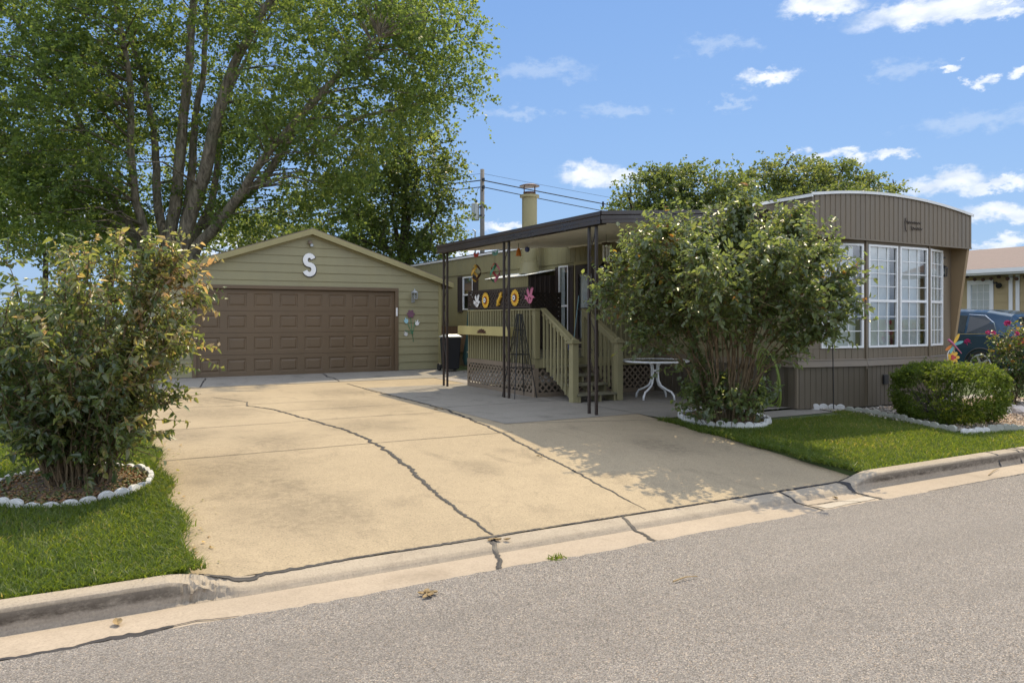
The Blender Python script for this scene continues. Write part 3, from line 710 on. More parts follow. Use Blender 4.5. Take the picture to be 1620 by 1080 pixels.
a_ = MB(); tulip(a_, fx + .17, GY - .035, fz - .005, .115, -.25); a_.build('flower', MAT['white'], t, label='white tulip')
a_ = MB(); tulip(a_, fx - .15, GY - .035, fz - .29, .10, .4); a_.build('flower', MAT['edging'], t, label='grey white tulip')
# ================================================================== MOBILE HOME
HX, HXR, HY1 = 10.06, 14.36, 26.5
ZB, ZE, ZF = .74, 3.40, 2.80          # ledge, eave, frieze line
home = thing('mobile_home', 'long olive and taupe mobile home with a bay window end and curved visor', 'mobile home', (12.2, 15, 0))
def ribbed(mb, A, B, z0, z1, pitch=.15, rw=.03, dep=.012, back=.0, out=None):
    """vertical ribbed sheet from A to B (x, y); z0/z1 may be functions of the fraction along it; ribs stand out by dep to the right of A->B"""
    A, B = Vector((A[0], A[1])), Vector((B[0], B[1])); L = (B - A).length; d = (B - A) / L
    n = Vector((d.y, -d.x))
    if out is not None and n.dot(Vector(out)) < 0: n = -n
    f0 = z0 if callable(z0) else (lambda t: z0); f1 = z1 if callable(z1) else (lambda t: z1)
    prof = [(0, 0)]; s = pitch * .5
    while s < L - rw:
        prof += [(s - rw * .5, 0), (s - rw * .28, dep), (s + rw * .28, dep), (s + rw * .5, 0)]; s += pitch
    prof.append((L, 0)); vs = []; fs = []
    for (q, o_) in prof:
        p = A + d * q + n * (o_ + back); t = q / L
        vs += [(p.x, p.y, f0(t)), (p.x, p.y, f1(t))]
    for i in range(len(prof) - 1): fs.append((2 * i, 2 * i + 2, 2 * i + 3, 2 * i + 1))
    return mb.add(vs, fs)
P0, P1, P2, P3 = (HX, 8.57), (11.43, 8.30), (13.17, 8.30), (HXR - .06, 8.57)
def seg_pt(A, B, t): return (A[0] + (B[0] - A[0]) * t, A[1] + (B[1] - A[1]) * t)
OUTF = (0, -1); OUTL = (-1, 0)
# skirting
sk = MB()
for A, B in ((P0, P1), (P1, P2), (P2, P3)): ribbed(sk, A, B, -.02, ZB - .06, .11, .018, .007, .0, OUTF)
ribbed(sk, (HX, HY1), P0, -.02, ZB - .06, .11, .02, .008, .0, OUTL)
ribbed(sk, (HXR, 8.58), (HXR, HY1), -.02, ZB - .06, .2, .03, .01, .0, (1, 0))
sk.build('skirting', MAT['skirt'], home)
lg = MB()
def ledge(mb, A, B, z0, z1, t0, n):
    a, b = Vector((A[0], A[1], 0)), Vector((B[0], B[1], 0)); e = Vector((n[0], n[1], 0)) * t0
    mb.add([a + Vector((0, 0, z0)) + e, b + Vector((0, 0, z0)) + e, b + Vector((0, 0, z1)) + e * .35, a + Vector((0, 0, z1)) + e * .35, a + Vector((0, 0, z0 - .0)), b + Vector((0, 0, z0)), b + Vector((0, 0, z1)), a + Vector((0, 0, z1))],
           [(0, 1, 2, 3), (4, 5, 1, 0), (3, 2, 6, 7), (0, 3, 7, 4), (1, 5, 6, 2)])
for A, B in ((P0, P1), (P1, P2), (P2, P3)):
    dd = Vector((B[0] - A[0], B[1] - A[1])).normalized(); nn = (dd.y, -dd.x)
    ledge(lg, A, B, ZB - .075, ZB + .03, .05, nn); ledge(lg, A, B, ZB + .03, ZB + .05, .03, nn)
ledge(lg, (HX, HY1), P0, ZB - .075, ZB + .03, .05, (-1, 0))
lg.build('ledge', MAT['home_brown'], home)
# windows
WZ0, WZ1 = .97, 2.715
def hwin(parent, A, B, t0, t1, z0, z1, nlite, cols, rows_u, rows_l, fmat='white', depth=.03, blind=.66, sashz=.455, outn=None):
    """window in the wall line A->B between fractions: frame, sash bar, muntins, pane, blind"""
    a = Vector((*seg_pt(A, B, t0), 0)); b = Vector((*seg_pt(A, B, t1), 0)); d = (b - a).normalized(); W = (b - a).length
    n = Vector((d.y, -d.x, 0))
    if outn is not None and n.dot(Vector((*outn, 0))) < 0: n = -n
    def P(u, z, o): p = a + d * u + n * o; return (p.x, p.y, z)
    def slab(mb, u0, u1, za, zb, o0, o1):
        mb.add([P(u0, za, o0), P(u1, za, o0), P(u1, za, o1), P(u0, za, o1), P(u0, zb, o0), P(u1, zb, o0), P(u1, zb, o1), P(u0, zb, o1)],
               [(0,1,2,3),(4,7,6,5),(0,4,5,1),(1,5,6,2),(2,6,7,3),(3,7,4,0)])
    f = MB(); fw = .035; zs = z0 + (z1 - z0) * sashz
    slab(f, 0, fw, z0, z1, -.01, depth); slab(f, W - fw, W, z0, z1, -.01, depth)
    slab(f, fw, W - fw, z0, z0 + fw, -.01, depth); slab(f, fw, W - fw, z1 - fw, z1, -.01, depth)
    if rows_l: slab(f, fw, W - fw, zs - .022, zs + .022, -.008, depth - .006)
    win = f.build('window', MAT[fmat], parent)
    if cols > 1 or rows_u > 1:
        g = MB(); mw = .0065
        for k in range(1, cols):
            u = fw + (W - 2 * fw) * k / cols; slab(g, u - mw, u + mw, z0 + fw, zs - .022, .004, .013); slab(g, u - mw, u + mw, zs + .022, z1 - fw, .004, .013)
        for k in range(1, rows_u): zz = zs + .022 + (z1 - fw - zs - .022) * k / rows_u; slab(g, fw, W - fw, zz - mw, zz + mw, .005, .0125)
        for k in range(1, rows_l): zz = z0 + fw + (zs - .022 - z0 - fw) * k / rows_l; slab(g, fw, W - fw, zz - mw, zz + mw, .005, .0125)
        g.build('muntin', MAT[fmat], win)
    gl = MB(); gl.add([P(fw * .6, z0 + fw * .6, .001), P(W - fw * .6, z0 + fw * .6, .001), P(W - fw * .6, z1 - fw * .6, .001), P(fw * .6, z1 - fw * .6, .001)], [(0, 1, 2, 3)])
    gl.build('pane', MAT['glass'], win)
    if blind:
        bl = MB(); u1 = W * blind; k = 0; zz = z0 + .02
        while zz < z1 - .03:
            bl.add([P(.02, zz, -.045), P(u1, zz, -.045), P(u1, zz + .031, -.022), P(.02, zz + .031, -.022)], [(0, 1, 2, 3)]); zz += .0285
        bl.build('blind', MAT['blind'], win)
        cu = MB(); n_ = 14
        vs = [P(u1 + (W - u1) * q / n_ * .9, zq, -.16 + .012 * math.sin(q * 1.9)) for zq in (z0 + .02, zs) for q in range(n_ + 1)]
        cu.add(vs, [(q, q + 1, n_ + 2 + q, n_ + 1 + q) for q in range(n_)]); cu.build('curtain', MAT['curtain'], win)
    return win
L01 = math.hypot(P1[0] - P0[0], P1[1] - P0[1])
wins = [(P0, P1, .335, .95, .80), (P1, P2, .025, .475, .80), (P1, P2, .51, .965, .82), (P2, P3, .03, .56, 1.0)]
bw = MB()
def wall_with_holes(mb, A, B, holes, z0, z1):
    """flat wall A->B with rectangular holes (t0, t1, za, zb)"""
    ts = sorted({0.0, 1.0, *[h[0] for h in holes], *[h[1] for h in holes]})
    for t0, t1 in zip(ts[:-1], ts[1:]):
        a, b = seg_pt(A, B, t0), seg_pt(A, B, t1); h = [q for q in holes if q[0] <= t0 + 1e-6 and q[1] >= t1 - 1e-6]
        spans = [(z0, z1)] if not h else [(z0, h[0][2]), (h[0][3], z1)]
        for za, zb in spans: mb.add([(a[0], a[1], za), (b[0], b[1], za), (b[0], b[1], zb), (a[0], a[1], zb)], [(0, 1, 2, 3)])
for A, B in ((P0, P1), (P1, P2), (P2, P3)):
    wall_with_holes(bw, A, B, [(w_[2], w_[3], WZ0, WZ1) for w_ in wins if w_[0] is A], WZ0 - .01, ZF)
    ribbed(bw, A, B, ZB + .03, WZ0 - .012, .13, .018, .006, .0, OUTF)
bw.build('bay_wall', MAT['home_brown'], home)
for (A, B, t0, t1, bl) in wins: hwin(home, A, B, t0, t1, WZ0, WZ1, 3, 3, 4, 3, blind=bl)
for P_ in (P1, P2): cs = MB(); cs.box(P_[0] - .02, P_[0] + .02, P_[1] - .022, P_[1] + .02, .0, ZF); cs.build('corner_trim', MAT['home_brown'], home)
cs = MB(); cs.box(HX - .016, HX + .02, 8.555, 8.60, .0, ZF); cs.build('corner_trim', MAT['home_brown'], home)
# fin wall at the right end, narrowing downwards
fn = MB(); fn.prism([(HXR - .06, 8.26, ZF), (HXR - .06, 8.56, .70), (HXR - .06, 8.95, .70), (HXR - .06, 8.95, ZF)], (.07, 0, 0)); fn.build('fin_wall', MAT['home_tan'], home)
# side walls, back wall
lw = MB()
DOORY0, DOORY1, WINY0, WINY1 = 14.18, 15.06, 15.32, 15.74
W2Y0, W2Y1 = 20.55, 21.25
ribbed(lw, (HX, 8.60), (HX, DOORY0), ZB + .03, ZF, .10, .016, .006, 0, OUTL)
ribbed(lw, (HX, WINY1), (HX, W2Y0), ZB + .03, ZF, .10, .016, .006, 0, OUTL)
ribbed(lw, (HX, W2Y1), (HX, HY1), 1.21, ZF, .10, .016, .006, 0, OUTL)
wall_with_holes(lw, (HX, WINY1), (HX, DOORY0), [((WINY1 - WINY1) / 1, (WINY1 - WINY0) / (WINY1 - DOORY0), .95, 2.74), ((WINY1 - DOORY1) / (WINY1 - DOORY0), 1.0, .76, 2.82)], .76, 2.82)
wall_with_holes(lw, (HX, W2Y1), (HX, W2Y0), [(0, 1, 1.72, 2.73)], .76, 2.82)
lw.box(HXR - .05, HXR, 8.96, HY1, ZB, 3.4); lw.box(HX + .01, HXR, HY1 - .05, HY1, 0, 3.4)
lw.build('side_wall', MAT['home_olive'], home)
fz_ = MB(); ribbed(fz_, (HX, 9.9), (HX, HY1), ZF + .02, ZE - .05, .20, .02, .006, .03, OUTL); fz_.box(HX - .035, HX + .01, 9.9, HY1, ZF - .006, ZF + .022); fz_.build('frieze', MAT['home_olive'], home)
# visor
VY = 8.24; VX0, VX1 = 10.03, 14.39
def roof_z(x):
    t = (x - VX0) / (VX1 - VX0); return 3.45 + .165 * (1 - (2 * t - 1) ** 2) - .06 * t
vz = MB(); ribbed(vz, (VX0, VY), (VX1, VY), lambda t: 2.80 - .02 * t, lambda t: roof_z(VX0 + t * (VX1 - VX0)), .125, .026, .011, 0, OUTF)
ribbed(vz, (VX0, 11.5), (VX0, VY), 2.80, 3.43, .20, .024, .010, 0, OUTL)
ribbed(vz, (VX1, VY), (VX1, 11.5), 2.78, 3.40, .20, .024, .010, 0, (1, 0))
vz.build('visor', MAT['home_brown'], home)
sf = MB(); sf.add([(VX0, VY, 2.803), (VX1, VY, 2.784), (VX1, 8.98, 2.80), (VX0, 8.98, 2.80)], [(0, 1, 2, 3)])
sf.bar((VX0, VY + .012, 2.79), (VX1, VY + .012, 2.77), .035, .03); sf.box(VX0 + .002, VX0 + .035, VY + .03, 11.5, 2.775, 2.80); sf.build('soffit', MAT['home_brown'], home)
rt = MB(); n_ = 28; vs = []; fs = []
for i in range(n_ + 1):
    x = VX0 - .03 + (VX1 - VX0 + .06) * i / n_; zz = roof_z(min(max(x, VX0), VX1)) + .012
    for y in (VY - .03, 11.5, 11.52, HY1 + .1): vs.append((x, y, zz if y < 11.51 else zz - .08))
for i in range(n_):
    for k in range(3): fs.append((i * 4 + k, (i + 1) * 4 + k, (i + 1) * 4 + k + 1, i * 4 + k + 1))
rt.add(vs, fs); rt.build('roof', MAT['white_metal'], home)
te = MB()
for i in range(n_):
    x0 = VX0 - .03 + (VX1 - VX0 + .06) * i / n_; x1 = VX0 - .03 + (VX1 - VX0 + .06) * (i + 1) / n_
    te.bar((x0, VY - .024, roof_z(min(max(x0, VX0), VX1)) - .006), (x1, VY - .024, roof_z(min(max(x1, VX0), VX1)) - .006), .02, .045)
te.box(VX0 - .045, VX0 - .012, VY - .03, 11.5, 3.395, 3.445); te.box(VX0 - .045, VX0 - .012, 11.52, HY1 + .1, 3.30, 3.355)
te.build('roof_edge', MAT['white_metal'], home)
# script emblem on the visor
em = MB(); ex0, ez0 = 12.42, 3.14
for line, zz, n2, sc in ((0, ez0, 30, 1.0), (1, ez0 - .10, 24, .8)):
    pp = []
    for k in range(n2):
        u = k / (n2 - 1); pp.append((ex0 + line * .12 + u * .40 * sc + .012 * math.sin(k * 2.2), VY - .016, zz + .028 * math.sin(k * 1.35 + line) * (1.3 if k < 4 else .7)))
    em.tube(pp, .007, 5)
em.tube([(ex0 - .02, VY - .016, ez0 + .07), (ex0 - .05, VY - .016, ez0), (ex0 - .03, VY - .016, ez0 - .14), (ex0, VY - .016, ez0 - .16)], .008, 5)
em.build('emblem', MAT['dark_brown'], home)
# front door with storm glass
dr = MB(); dx = HX
dr.box(dx - .03, dx + .04, DOORY0, DOORY0 + .05, .78, 2.80); dr.box(dx - .03, dx + .04, DOORY1 - .05, DOORY1, .78, 2.80); dr.box(dx - .03, dx + .04, DOORY0 + .05, DOORY1 - .05, 2.72, 2.80)
dr.build('door_frame', MAT['trim_olive'], home)
d2 = MB(); y0, y1 = DOORY0 + .055, DOORY1 - .055
d2.box(dx - .025, dx + .01, y0, y0 + .11, .80, 2.71); d2.box(dx - .025, dx + .01, y1 - .11, y1, .80, 2.71); d2.box(dx - .025, dx + .01, y0 + .11, y1 - .11, 2.50, 2.71)
d2.box(dx - .025, dx + .01, y0 + .11, y1 - .11, .80, 1.0); d2.box(dx - .025, dx + .01, y0 + .11, y1 - .11, 1.66, 1.71)
door = d2.build('storm_door', MAT['dark_brown'], home)
for za, zb in ((1.0, 1.66), (1.71, 2.50)):
    g = MB(); g.add([(dx - .008, y0 + .1, za - .01), (dx - .008, y1 - .1, za - .01), (dx - .008, y1 - .1, zb + .01), (dx - .008, y0 + .1, zb + .01)], [(0, 1, 2, 3)]); g.build('pane', MAT['glass'], door)
g = MB(); g.box(dx + .05, dx + .07, y0, y1, .8, 2.7); g.build('inner_door', MAT['curtain'], door)
g = MB(); g.tube([(dx - .03, y0 + .05, 1.62), (dx - .07, y0 + .05, 1.64), (dx - .07, y0 + .05, 1.74), (dx - .03, y0 + .05, 1.76)], .01, 6); g.build('handle', MAT['galv'], door)
# narrow window by the door, rear window, shutters
hwin(home, (HX, WINY1), (HX, WINY0), 0, 1, .95, 2.74, 1, 1, 1, 1, blind=.45, outn=OUTL)
hwin(home, (HX, W2Y1), (HX, W2Y0), 0, 1, 1.72, 2.73, 1, 1, 1, 1, blind=0, outn=OUTL)
def shutter(y0, y1, z0, z1):
    s = MB(); x = HX - .035
    s.box(x, HX - .008, y0, y0 + .035, z0, z1); s.box(x, HX - .008, y1 - .035, y1, z0, z1); s.box(x, HX - .008, y0 + .035, y1 - .035, z1 - .05, z1); s.box(x, HX - .008, y0 + .035, y1 - .035, z0, z0 + .05)
    k = z0 + .055
    while k < z1 - .08: s.add([(x + .004, y0 + .035, k), (x + .004, y1 - .035, k), (x + .02, y1 - .035, k + .035), (x + .02, y0 + .035, k + .035)], [(0, 1, 2, 3)]); k += .03
    s.box(HX - .013, HX - .009, y0 + .03, y1 - .03, z0 + .04, z1 - .04)
    s.build('shutter', MAT['dark_brown'], home)
for y0, y1, z0, z1 in ((15.09, 15.30, .95, 2.72), (15.76, 15.90, .95, 2.72), (W2Y0 - .36, W2Y0 - .02, 1.65, 2.76), (W2Y1 + .02, W2Y1 + .36, 1.65, 2.76)): shutter(y0, y1, z0, z1)
# chimney bump-out
bo = MB(); BX0 = 9.28; BY0, BY1, BZ = 15.93, 18.1, 2.50
ribbed(bo, (BX0, BY1), (BX0, BY0), 0.3, BZ, .10, .016, .006, 0, OUTL); bo.build('fireplace_bay', MAT['home_olive'], home)
bo = MB(); ribbed(bo, (BX0, BY0), (HX, BY0), 0.3, BZ + .02, .14, .05, .012, 0, OUTF); bo.build('bay_end_panel', MAT['dark_brown'], home)
bo = MB(); bo.add([(BX0 - .05, BY0 - .05, BZ), (HX + .02, BY0 - .05, BZ + .16), (HX + .02, BY1 + .1, BZ + .16), (BX0 - .05, BY1 + .05, BZ), (BX0 - .05, BY0 - .05, BZ + .018), (HX + .02, BY0 - .05, BZ + .178), (HX + .02, BY1 + .1, BZ + .178), (BX0 - .05, BY1 + .05, BZ + .018)],
           [(0,1,2,3),(7,6,5,4),(0,4,5,1),(1,5,6,2),(2,6,7,3),(3,7,4,0)]); bo.build('bay_roof', MAT['ceiling'], home)
cx, cy = 9.68, 16.55
ch = MB(); ch.lathe((cx, cy, BZ + .08), [(.27, 0), (.26, .03), (.215, .24), (.205, .30), (.21, .31), (.21, .33), (.19, .34), (.19, 1.92), (.245, 1.93), (.245, 1.99), (.20, 2.0)], 24)
chim = ch.build('chimney', MAT['home_olive'], home, smooth=False)
cc = MB(); cc.lathe((cx, cy, 4.48), [(.10, 0.02), (.135, .05), (.155, .13), (.16, .165), (.10, .17)], 20)
for k in range(4): a = k * math.pi / 2 + .3; cc.bar((cx + .19 * math.cos(a), cy + .19 * math.sin(a), 4.49), (cx + .19 * math.cos(a), cy + .19 * math.sin(a), 4.80), .012, .012)
cc.lathe((cx, cy, 4.79), [(.255, 0), (.255, .015), (.15, .05), (.02, .07)], 24); cc.build('chimney_cap', MAT['bronze'], chim)
# skirting vent, panel below the rear wall
v = MB(); v.box(11.86, 11.98, 8.262, 8.288, .34, .50)
for k in range(4): v.box(11.87, 11.97, 8.255, 8.262, .355 + k * .035, .37 + k * .035)
v.build('skirting_vent', MAT['black_plastic'], home)
v = MB(); v.box(11.42, 11.45, 8.255, 8.275, .0, .62); v.build('downpipe', MAT['skirt'], home)
rs = MB()
ribbed(rs, (9.98, 26), (9.98, 18.3), .42, 1.20, .035, .02, .01, 0, OUTL); rs.build('reed_panel', MAT['reed'], home)
# lantern under the visor
lantern('porch_lantern', 'black lantern with clear glass hanging below the taupe visor by the bay window', 13.92, 8.50, 2.18, .36, MAT['black_metal'], .0, .0, True)
lantern('door_lantern', 'black wall lantern right of the dark storm door under the carport', HX - .15, 13.72, 2.36, .42, MAT['black_metal'], .13, 0)

# ================================================================== CARPORT
CX0, CY0, CY1 = 6.60, 9.16, 15.25
carport = thing('carport', 'flat carport awning with brown fascia on paired brown posts over the patio', 'carport', (8.2, 12, 0))
CR = [(x, 3.03 + (x - CX0) / (HX - CX0) * .26) for x in np.linspace(CX0, HX + .05, 8)]
def roof_c(x): return 3.03 + (x - CX0) / (HX - CX0) * .26
cl_ = MB(); prof = []
y = CY0 + .03
while y < CY1 - .04: prof += [(y, 0), (y + .10, 0), (y + .108, .03), (y + .142, .03)]; y += .15
vs = []; fs = []
for (yy, dz) in prof: vs += [(CX0 + .03, yy, roof_c(CX0) - .115 + dz), (HX - .04, yy, roof_c(HX) - .115 + dz)]
for i in range(len(prof) - 1): fs.append((2 * i, 2 * i + 2, 2 * i + 3, 2 * i + 1))
cl_.add(vs, fs); cl_.box(HX - .075, HX - .037, CY0 + .03, CY1 - .03, roof_c(HX) - .15, roof_c(HX) - .06); cl_.build('ceiling', MAT['ceiling'], carport)
cr = MB(); cr.add([(CX0 + .01, CY0 + .01, roof_c(CX0) - .012), (HX + .02, CY0 + .01, roof_c(HX) - .012), (HX + .02, CY1 - .01, roof_c(HX) - .012), (CX0 + .01, CY1 - .01, roof_c(CX0) - .012)], [(0, 1, 2, 3)]); cr.build('roof', MAT['white_metal'], carport)
fc = MB()
def fascia(a, b, nx_, ny_):
    a, b, n = Vector(a), Vector(b), Vector((nx_, ny_, 0))
    prof = [(0, 0), (.028, 0), (.028, -.055), (.012, -.07), (.012, -.125), (.034, -.14), (.034, -.185), (-.01, -.185)]
    vs = []; fs = []
    for (o_, z) in prof:
        for p in (a, b): q = p + n * o_; vs.append((q.x, q.y, q.z + z))
    m = len(prof)
    for i in range(m - 1): fs.append((2 * i, 2 * i + 1, 2 * i + 3, 2 * i + 2))
    fs.append((2 * m - 2, 2 * m - 1, 1, 0)); fc.add(vs, fs)
fascia((CX0, CY1, roof_c(CX0) + .02), (CX0, CY0, roof_c(CX0) + .02), -1, 0)
fascia((CX0 - .03, CY0, roof_c(CX0) + .021), (HX, CY0, roof_c(HX) + .021), 0, -1)
fc.build('fascia', MAT['brown_trim'], carport)
fe = MB(); fe.add([(CX0, CY1, roof_c(CX0) - .115), (HX, CY1, roof_c(HX) - .115), (HX, CY1, roof_c(HX) + .02), (CX0, CY1, roof_c(CX0) + .02)], [(0, 1, 2, 3)]); fe.build('end_trim', MAT['ceiling'], carport)
bm_ = MB(); bm_.box(6.645, 6.715, CY0 + .05, CY1 - .05, 2.865, 2.90); bm_.build('beam', MAT['brown_trim'], carport)
def post_pair(y):
    for dy in (-.095, .095):
        p = MB(); p.box(6.665, 6.705, y + dy - .02, y + dy + .02, 0, 2.865); p.build('post', MAT['brown_trim'], carport, bevel=.004)
    s = MB(); z = .45
    while z < 2.5:
        pts_ = []
        for k in range(17):
            u = k / 16; pts_.append((6.685, y + .07 * math.cos(u * math.pi) * (1 if int(z * 10) % 2 else -1), z + u * .52 + .03 * math.sin(u * 2 * math.pi)))
        s.tube(pts_, .008, 5)
        for e, sg in ((pts_[0], 1), (pts_[-1], -1)):
            c_ = [(6.685, e[1] * .62 + y * .38 + .03 * math.cos(a / 8 * math.pi * 1.7) * sg, e[2] + .03 * math.sin(a / 8 * math.pi * 1.7)) for a in range(9)]
            s.tube(c_, .006, 5)
        z += .64
    s.build('scroll', MAT['brown_trim'], carport)
for y in (9.52, 12.27, 15.02): post_pair(y)

# ================================================================== DECK
DKX, DKY0, DKY1, DKZ = 7.20, 12.10, 14.92, .74
deck = thing('deck', 'raised olive wooden deck with baluster railings, lattice skirt and front steps', 'deck', (8.6, 13.4, 0))
fl = MB(); y = DKY0
while y < DKY1: fl.box(DKX, HX - .06, y, y + .134, DKZ - .03, DKZ); y += .14
fl.build('floor', MAT['tread'], deck)
rm = MB(); rm.box(DKX - .02, DKX + .02, DKY0 - .02, DKY1, DKZ - .20, DKZ - .031); rm.box(DKX + .021, HX - .06, DKY0 - .02, DKY0 + .02, DKZ - .20, DKZ - .031); rm.build('rim_board', MAT['deck_wood'], deck)
bb = MB(); bb.box(DKX - .045, DKX - .02, DKY0 - .02, DKY1, DKZ - .225, DKZ - .135)
bb.box(DKX - .04, DKX, DKY0 - .03, DKY1, .0, .085); bb.box(DKX - .045, DKX + .045, DKY0 - .045, DKY0 + .045, 0, DKZ - .20); bb.box(DKX - .04, DKX, DKY1 - .06, DKY1, .085, DKZ - .22); bb.box(DKX + .046, HX - .06, DKY0 - .025, DKY0 + .0, .0, .085)
bb.build('skirt_frame', MAT['lattice_brown'], deck)
def lattice(mb, O, U, Wd, H, pitch, sw, th, nrm):
    O, U, nrm = Vector(O), Vector(U).normalized(), Vector(nrm).normalized(); Z = Vector((0, 0, 1))
    for sg, off in ((1, 0), (-1, th)):
        c = -H - pitch if sg == 1 else 0
        lim = Wd if sg == 1 else Wd + H
        k = c
        while k < lim + pitch:
            # line: u = k + sg*v
            pts_ = []
            v0, v1 = 0.0, H
            if sg == 1: v0 = max(v0, -k); v1 = min(v1, Wd - k)
            else: v0 = max(v0, k - Wd); v1 = min(v1, k)
            if v1 - v0 > .01:
                a = O + U * (k + sg * v0) + Z * v0 + nrm * (off + th / 2); b = O + U * (k + sg * v1) + Z * v1 + nrm * (off + th / 2)
                mb.bar(a, b, th, sw, (U * -sg + Z).cross(nrm).cross(nrm) if False else nrm.cross(b - a))
            k += pitch
    return mb
la = MB(); lattice(la, (DKX - .028, DKY0 + .03, .085), (0, 1, 0), DKY1 - DKY0 - .08, DKZ - .225 - .085, .135, .034, .007, (-1, 0, 0)); la.build('skirt_lattice', MAT['lattice_brown'], deck)
la = MB(); lattice(la, (DKX + .03, DKY0 - .012, .085), (1, 0, 0), 2.76, DKZ - .225 - .085, .135, .034, .007, (0, -1, 0)); la.build('skirt_lattice', MAT['lattice_brown'], deck)
RT = 1.645
# posts and rails
def newel(x, y, z0, z1, s=.10, cap=True):
    p = MB(); p.box(x - s / 2, x + s / 2, y - s / 2, y + s / 2, z0, z1)
    n = p.build('post', MAT['deck_wood'], deck, bevel=.006)
    if cap:
        c = MB(); c.box(x - s * .8, x + s * .8, y - s * .8, y + s * .8, z1, z1 + .025); c.box(x - s * .55, x + s * .55, y - s * .55, y + s * .55, z1 + .025, z1 + .05)
        c.add([(x - s * .6, y - s * .6, z1 + .05), (x + s * .6, y - s * .6, z1 + .05), (x + s * .6, y + s * .6, z1 + .05), (x - s * .6, y + s * .6, z1 + .05), (x, y, z1 + .10)], [(0, 1, 4), (1, 2, 4), (2, 3, 4), (3, 0, 4)])
        c.build('post_cap', MAT['deck_wood'], n)
newel(DKX + .03, DKY0 + .02, DKZ - .03, RT - .03, .11, False); newel(8.32, DKY0 + .02, DKZ - .03, RT, .09, False); newel(DKX + .03, DKY1 - .05, DKZ, RT - .03, .09, False)
tr_ = MB(); tr_.box(DKX - .05, DKX + .09, DKY0 - .06, DKY1, RT - .03, RT); tr_.build('rail', MAT['deck_wood'], deck, bevel=.005)
tr_ = MB(); tr_.box(DKX - .018, DKX + .018, DKY0 + .08, DKY1 - .1, RT - .125, RT - .03); tr_.build('rail', MAT['deck_wood'], deck)
tr_ = MB(); tr_.box(8.28, HX - .05, DKY0 - .05, DKY0 + .09, RT - .03, RT); tr_.box(8.37, HX - .05, DKY0, DKY0 + .035, RT - .12, RT - .031); tr_.build('rail', MAT['deck_wood'], deck, bevel=.005)
b0 = MB(); b0.box(DKX - .055, DKX - .021, DKY0 + .10, DKY0 + .134, DKZ - .13, RT - .03)
bal = b0.build('baluster', MAT['deck_wood'], deck)
ny = 26
for k in range(1, ny): copy_of(bal, deck, (0, k * (DKY1 - DKY0 - .2) / (ny - 1), 0))
b0 = MB(); b0.box(8.42, 8.455, DKY0 - .04, DKY0 - .005, DKZ - .16, RT - .03); bal2 = b0.build('baluster', MAT['deck_wood'], deck)
for k in range(1, 14): copy_of(bal2, deck, (k * .118, 0, 0))
# steps
SX0, SX1 = 7.36, 8.22; NST = 4; RUN = .28; RISE = DKZ / 5
for k in range(NST):
    zt = DKZ - (k + 1) * RISE; yb = DKY0 - .02 - k * RUN
    ts_ = MB(); ts_.box(SX0 + .02, SX1 - .01 + .0, yb - RUN - .02, yb - RUN / 2 - .016, zt - .038, zt); ts_.box(SX0 + .02, SX1 - .01, yb - RUN / 2 - .012, yb - .004, zt - .038, zt)
    ts_.build('tread', MAT['tread'], deck, bevel=.004)
for x in (SX0 + .05, (SX0 + SX1) / 2 + .06, SX1 - .06):
    pts_ = [(x, DKY0 - .025, 0.02), (x, DKY0 - .025, DKZ - RISE - .04)]
    for k in range(NST): zt = DKZ - (k + 1) * RISE - .04; yb = DKY0 - .025 - k * RUN; pts_ += [(x, yb, zt), (x, yb - RUN + .01, zt)]
    pts_ += [(x, DKY0 - .025 - NST * RUN + .01, .0), (x, DKY0 - .025 - NST * RUN + .25, .0)]
    q = []
    for p in pts_:
        if not q or (Vector(p) - Vector(q[-1])).length > 1e-4: q.append(p)
    sg = MB(); sg.prism(q[1:], (.038, 0, 0)); sg.build('stringer', MAT['deck_wood'], deck)
for x, yb in ((SX0 - .01, DKY0 - 1.06), (SX1 + .06, DKY0 - 1.10)):
    newel(x, yb, 0, 1.03, .125)
    h = MB(); h.bar((x, DKY0 - .03, RT - .005), (x, yb + .05, 1.10), .11, .035); h.bar((x, DKY0 - .03, RT - .08), (x, yb + .05, 1.02), .036, .10); h.build('handrail', MAT['deck_wood'], deck)
    for k in range(7):
        t_ = (k + .8) / 8; yy = DKY0 - .03 + (yb + .05 - DKY0 + .03) * t_; zt = RT - .06 + (1.02 - RT + .02) * t_
        xx = x + (-.035 if x < 7.8 else .035)
        b_ = MB(); b_.box(xx - .017, xx + .017, yy - .017, yy + .017, zt - .98 + .06 * t_ if zt - .98 > .1 else .12, zt); b_.build('baluster', MAT['deck_wood'], deck)
# privacy lattice on the railing
pl = MB(); PZ0, PZ1 = RT + .02, 2.06; py0, py1 = 12.30, 14.90
pl.box(DKX - .02, DKX + .02, py0, py1, PZ0, PZ0 + .035); pl.box(DKX - .02, DKX + .02, py0, py1, PZ1 - .035, PZ1); pl.box(DKX - .021, DKX + .021, py0 - .035, py0, PZ0 - .02, PZ1 + .01); pl.box(DKX - .021, DKX + .021, py1, py1 + .035, PZ0 - .02, PZ1)
lattice(pl, (DKX, py0, PZ0 + .03), (0, 1, 0), py1 - py0, PZ1 - PZ0 - .06, .105, .040, .006, (-1, 0, 0)); pl.build('privacy_lattice', MAT['dark_brown'], deck)
pl = MB(); pl.box(7.3, 9.5, 14.86, 14.89, PZ0, PZ0 + .035); pl.box(7.3, 9.5, 14.86, 14.89, PZ1 - .035, PZ1); pl.box(9.5, 9.54, 14.855, 14.895, DKZ, PZ1 + .01)
lattice(pl, (7.3, 14.875, DKZ + .05), (1, 0, 0), 2.2, PZ1 - DKZ - .08, .105, .040, .006, (0, -1, 0)); pl.build('privacy_lattice', MAT['dark_brown'], deck)
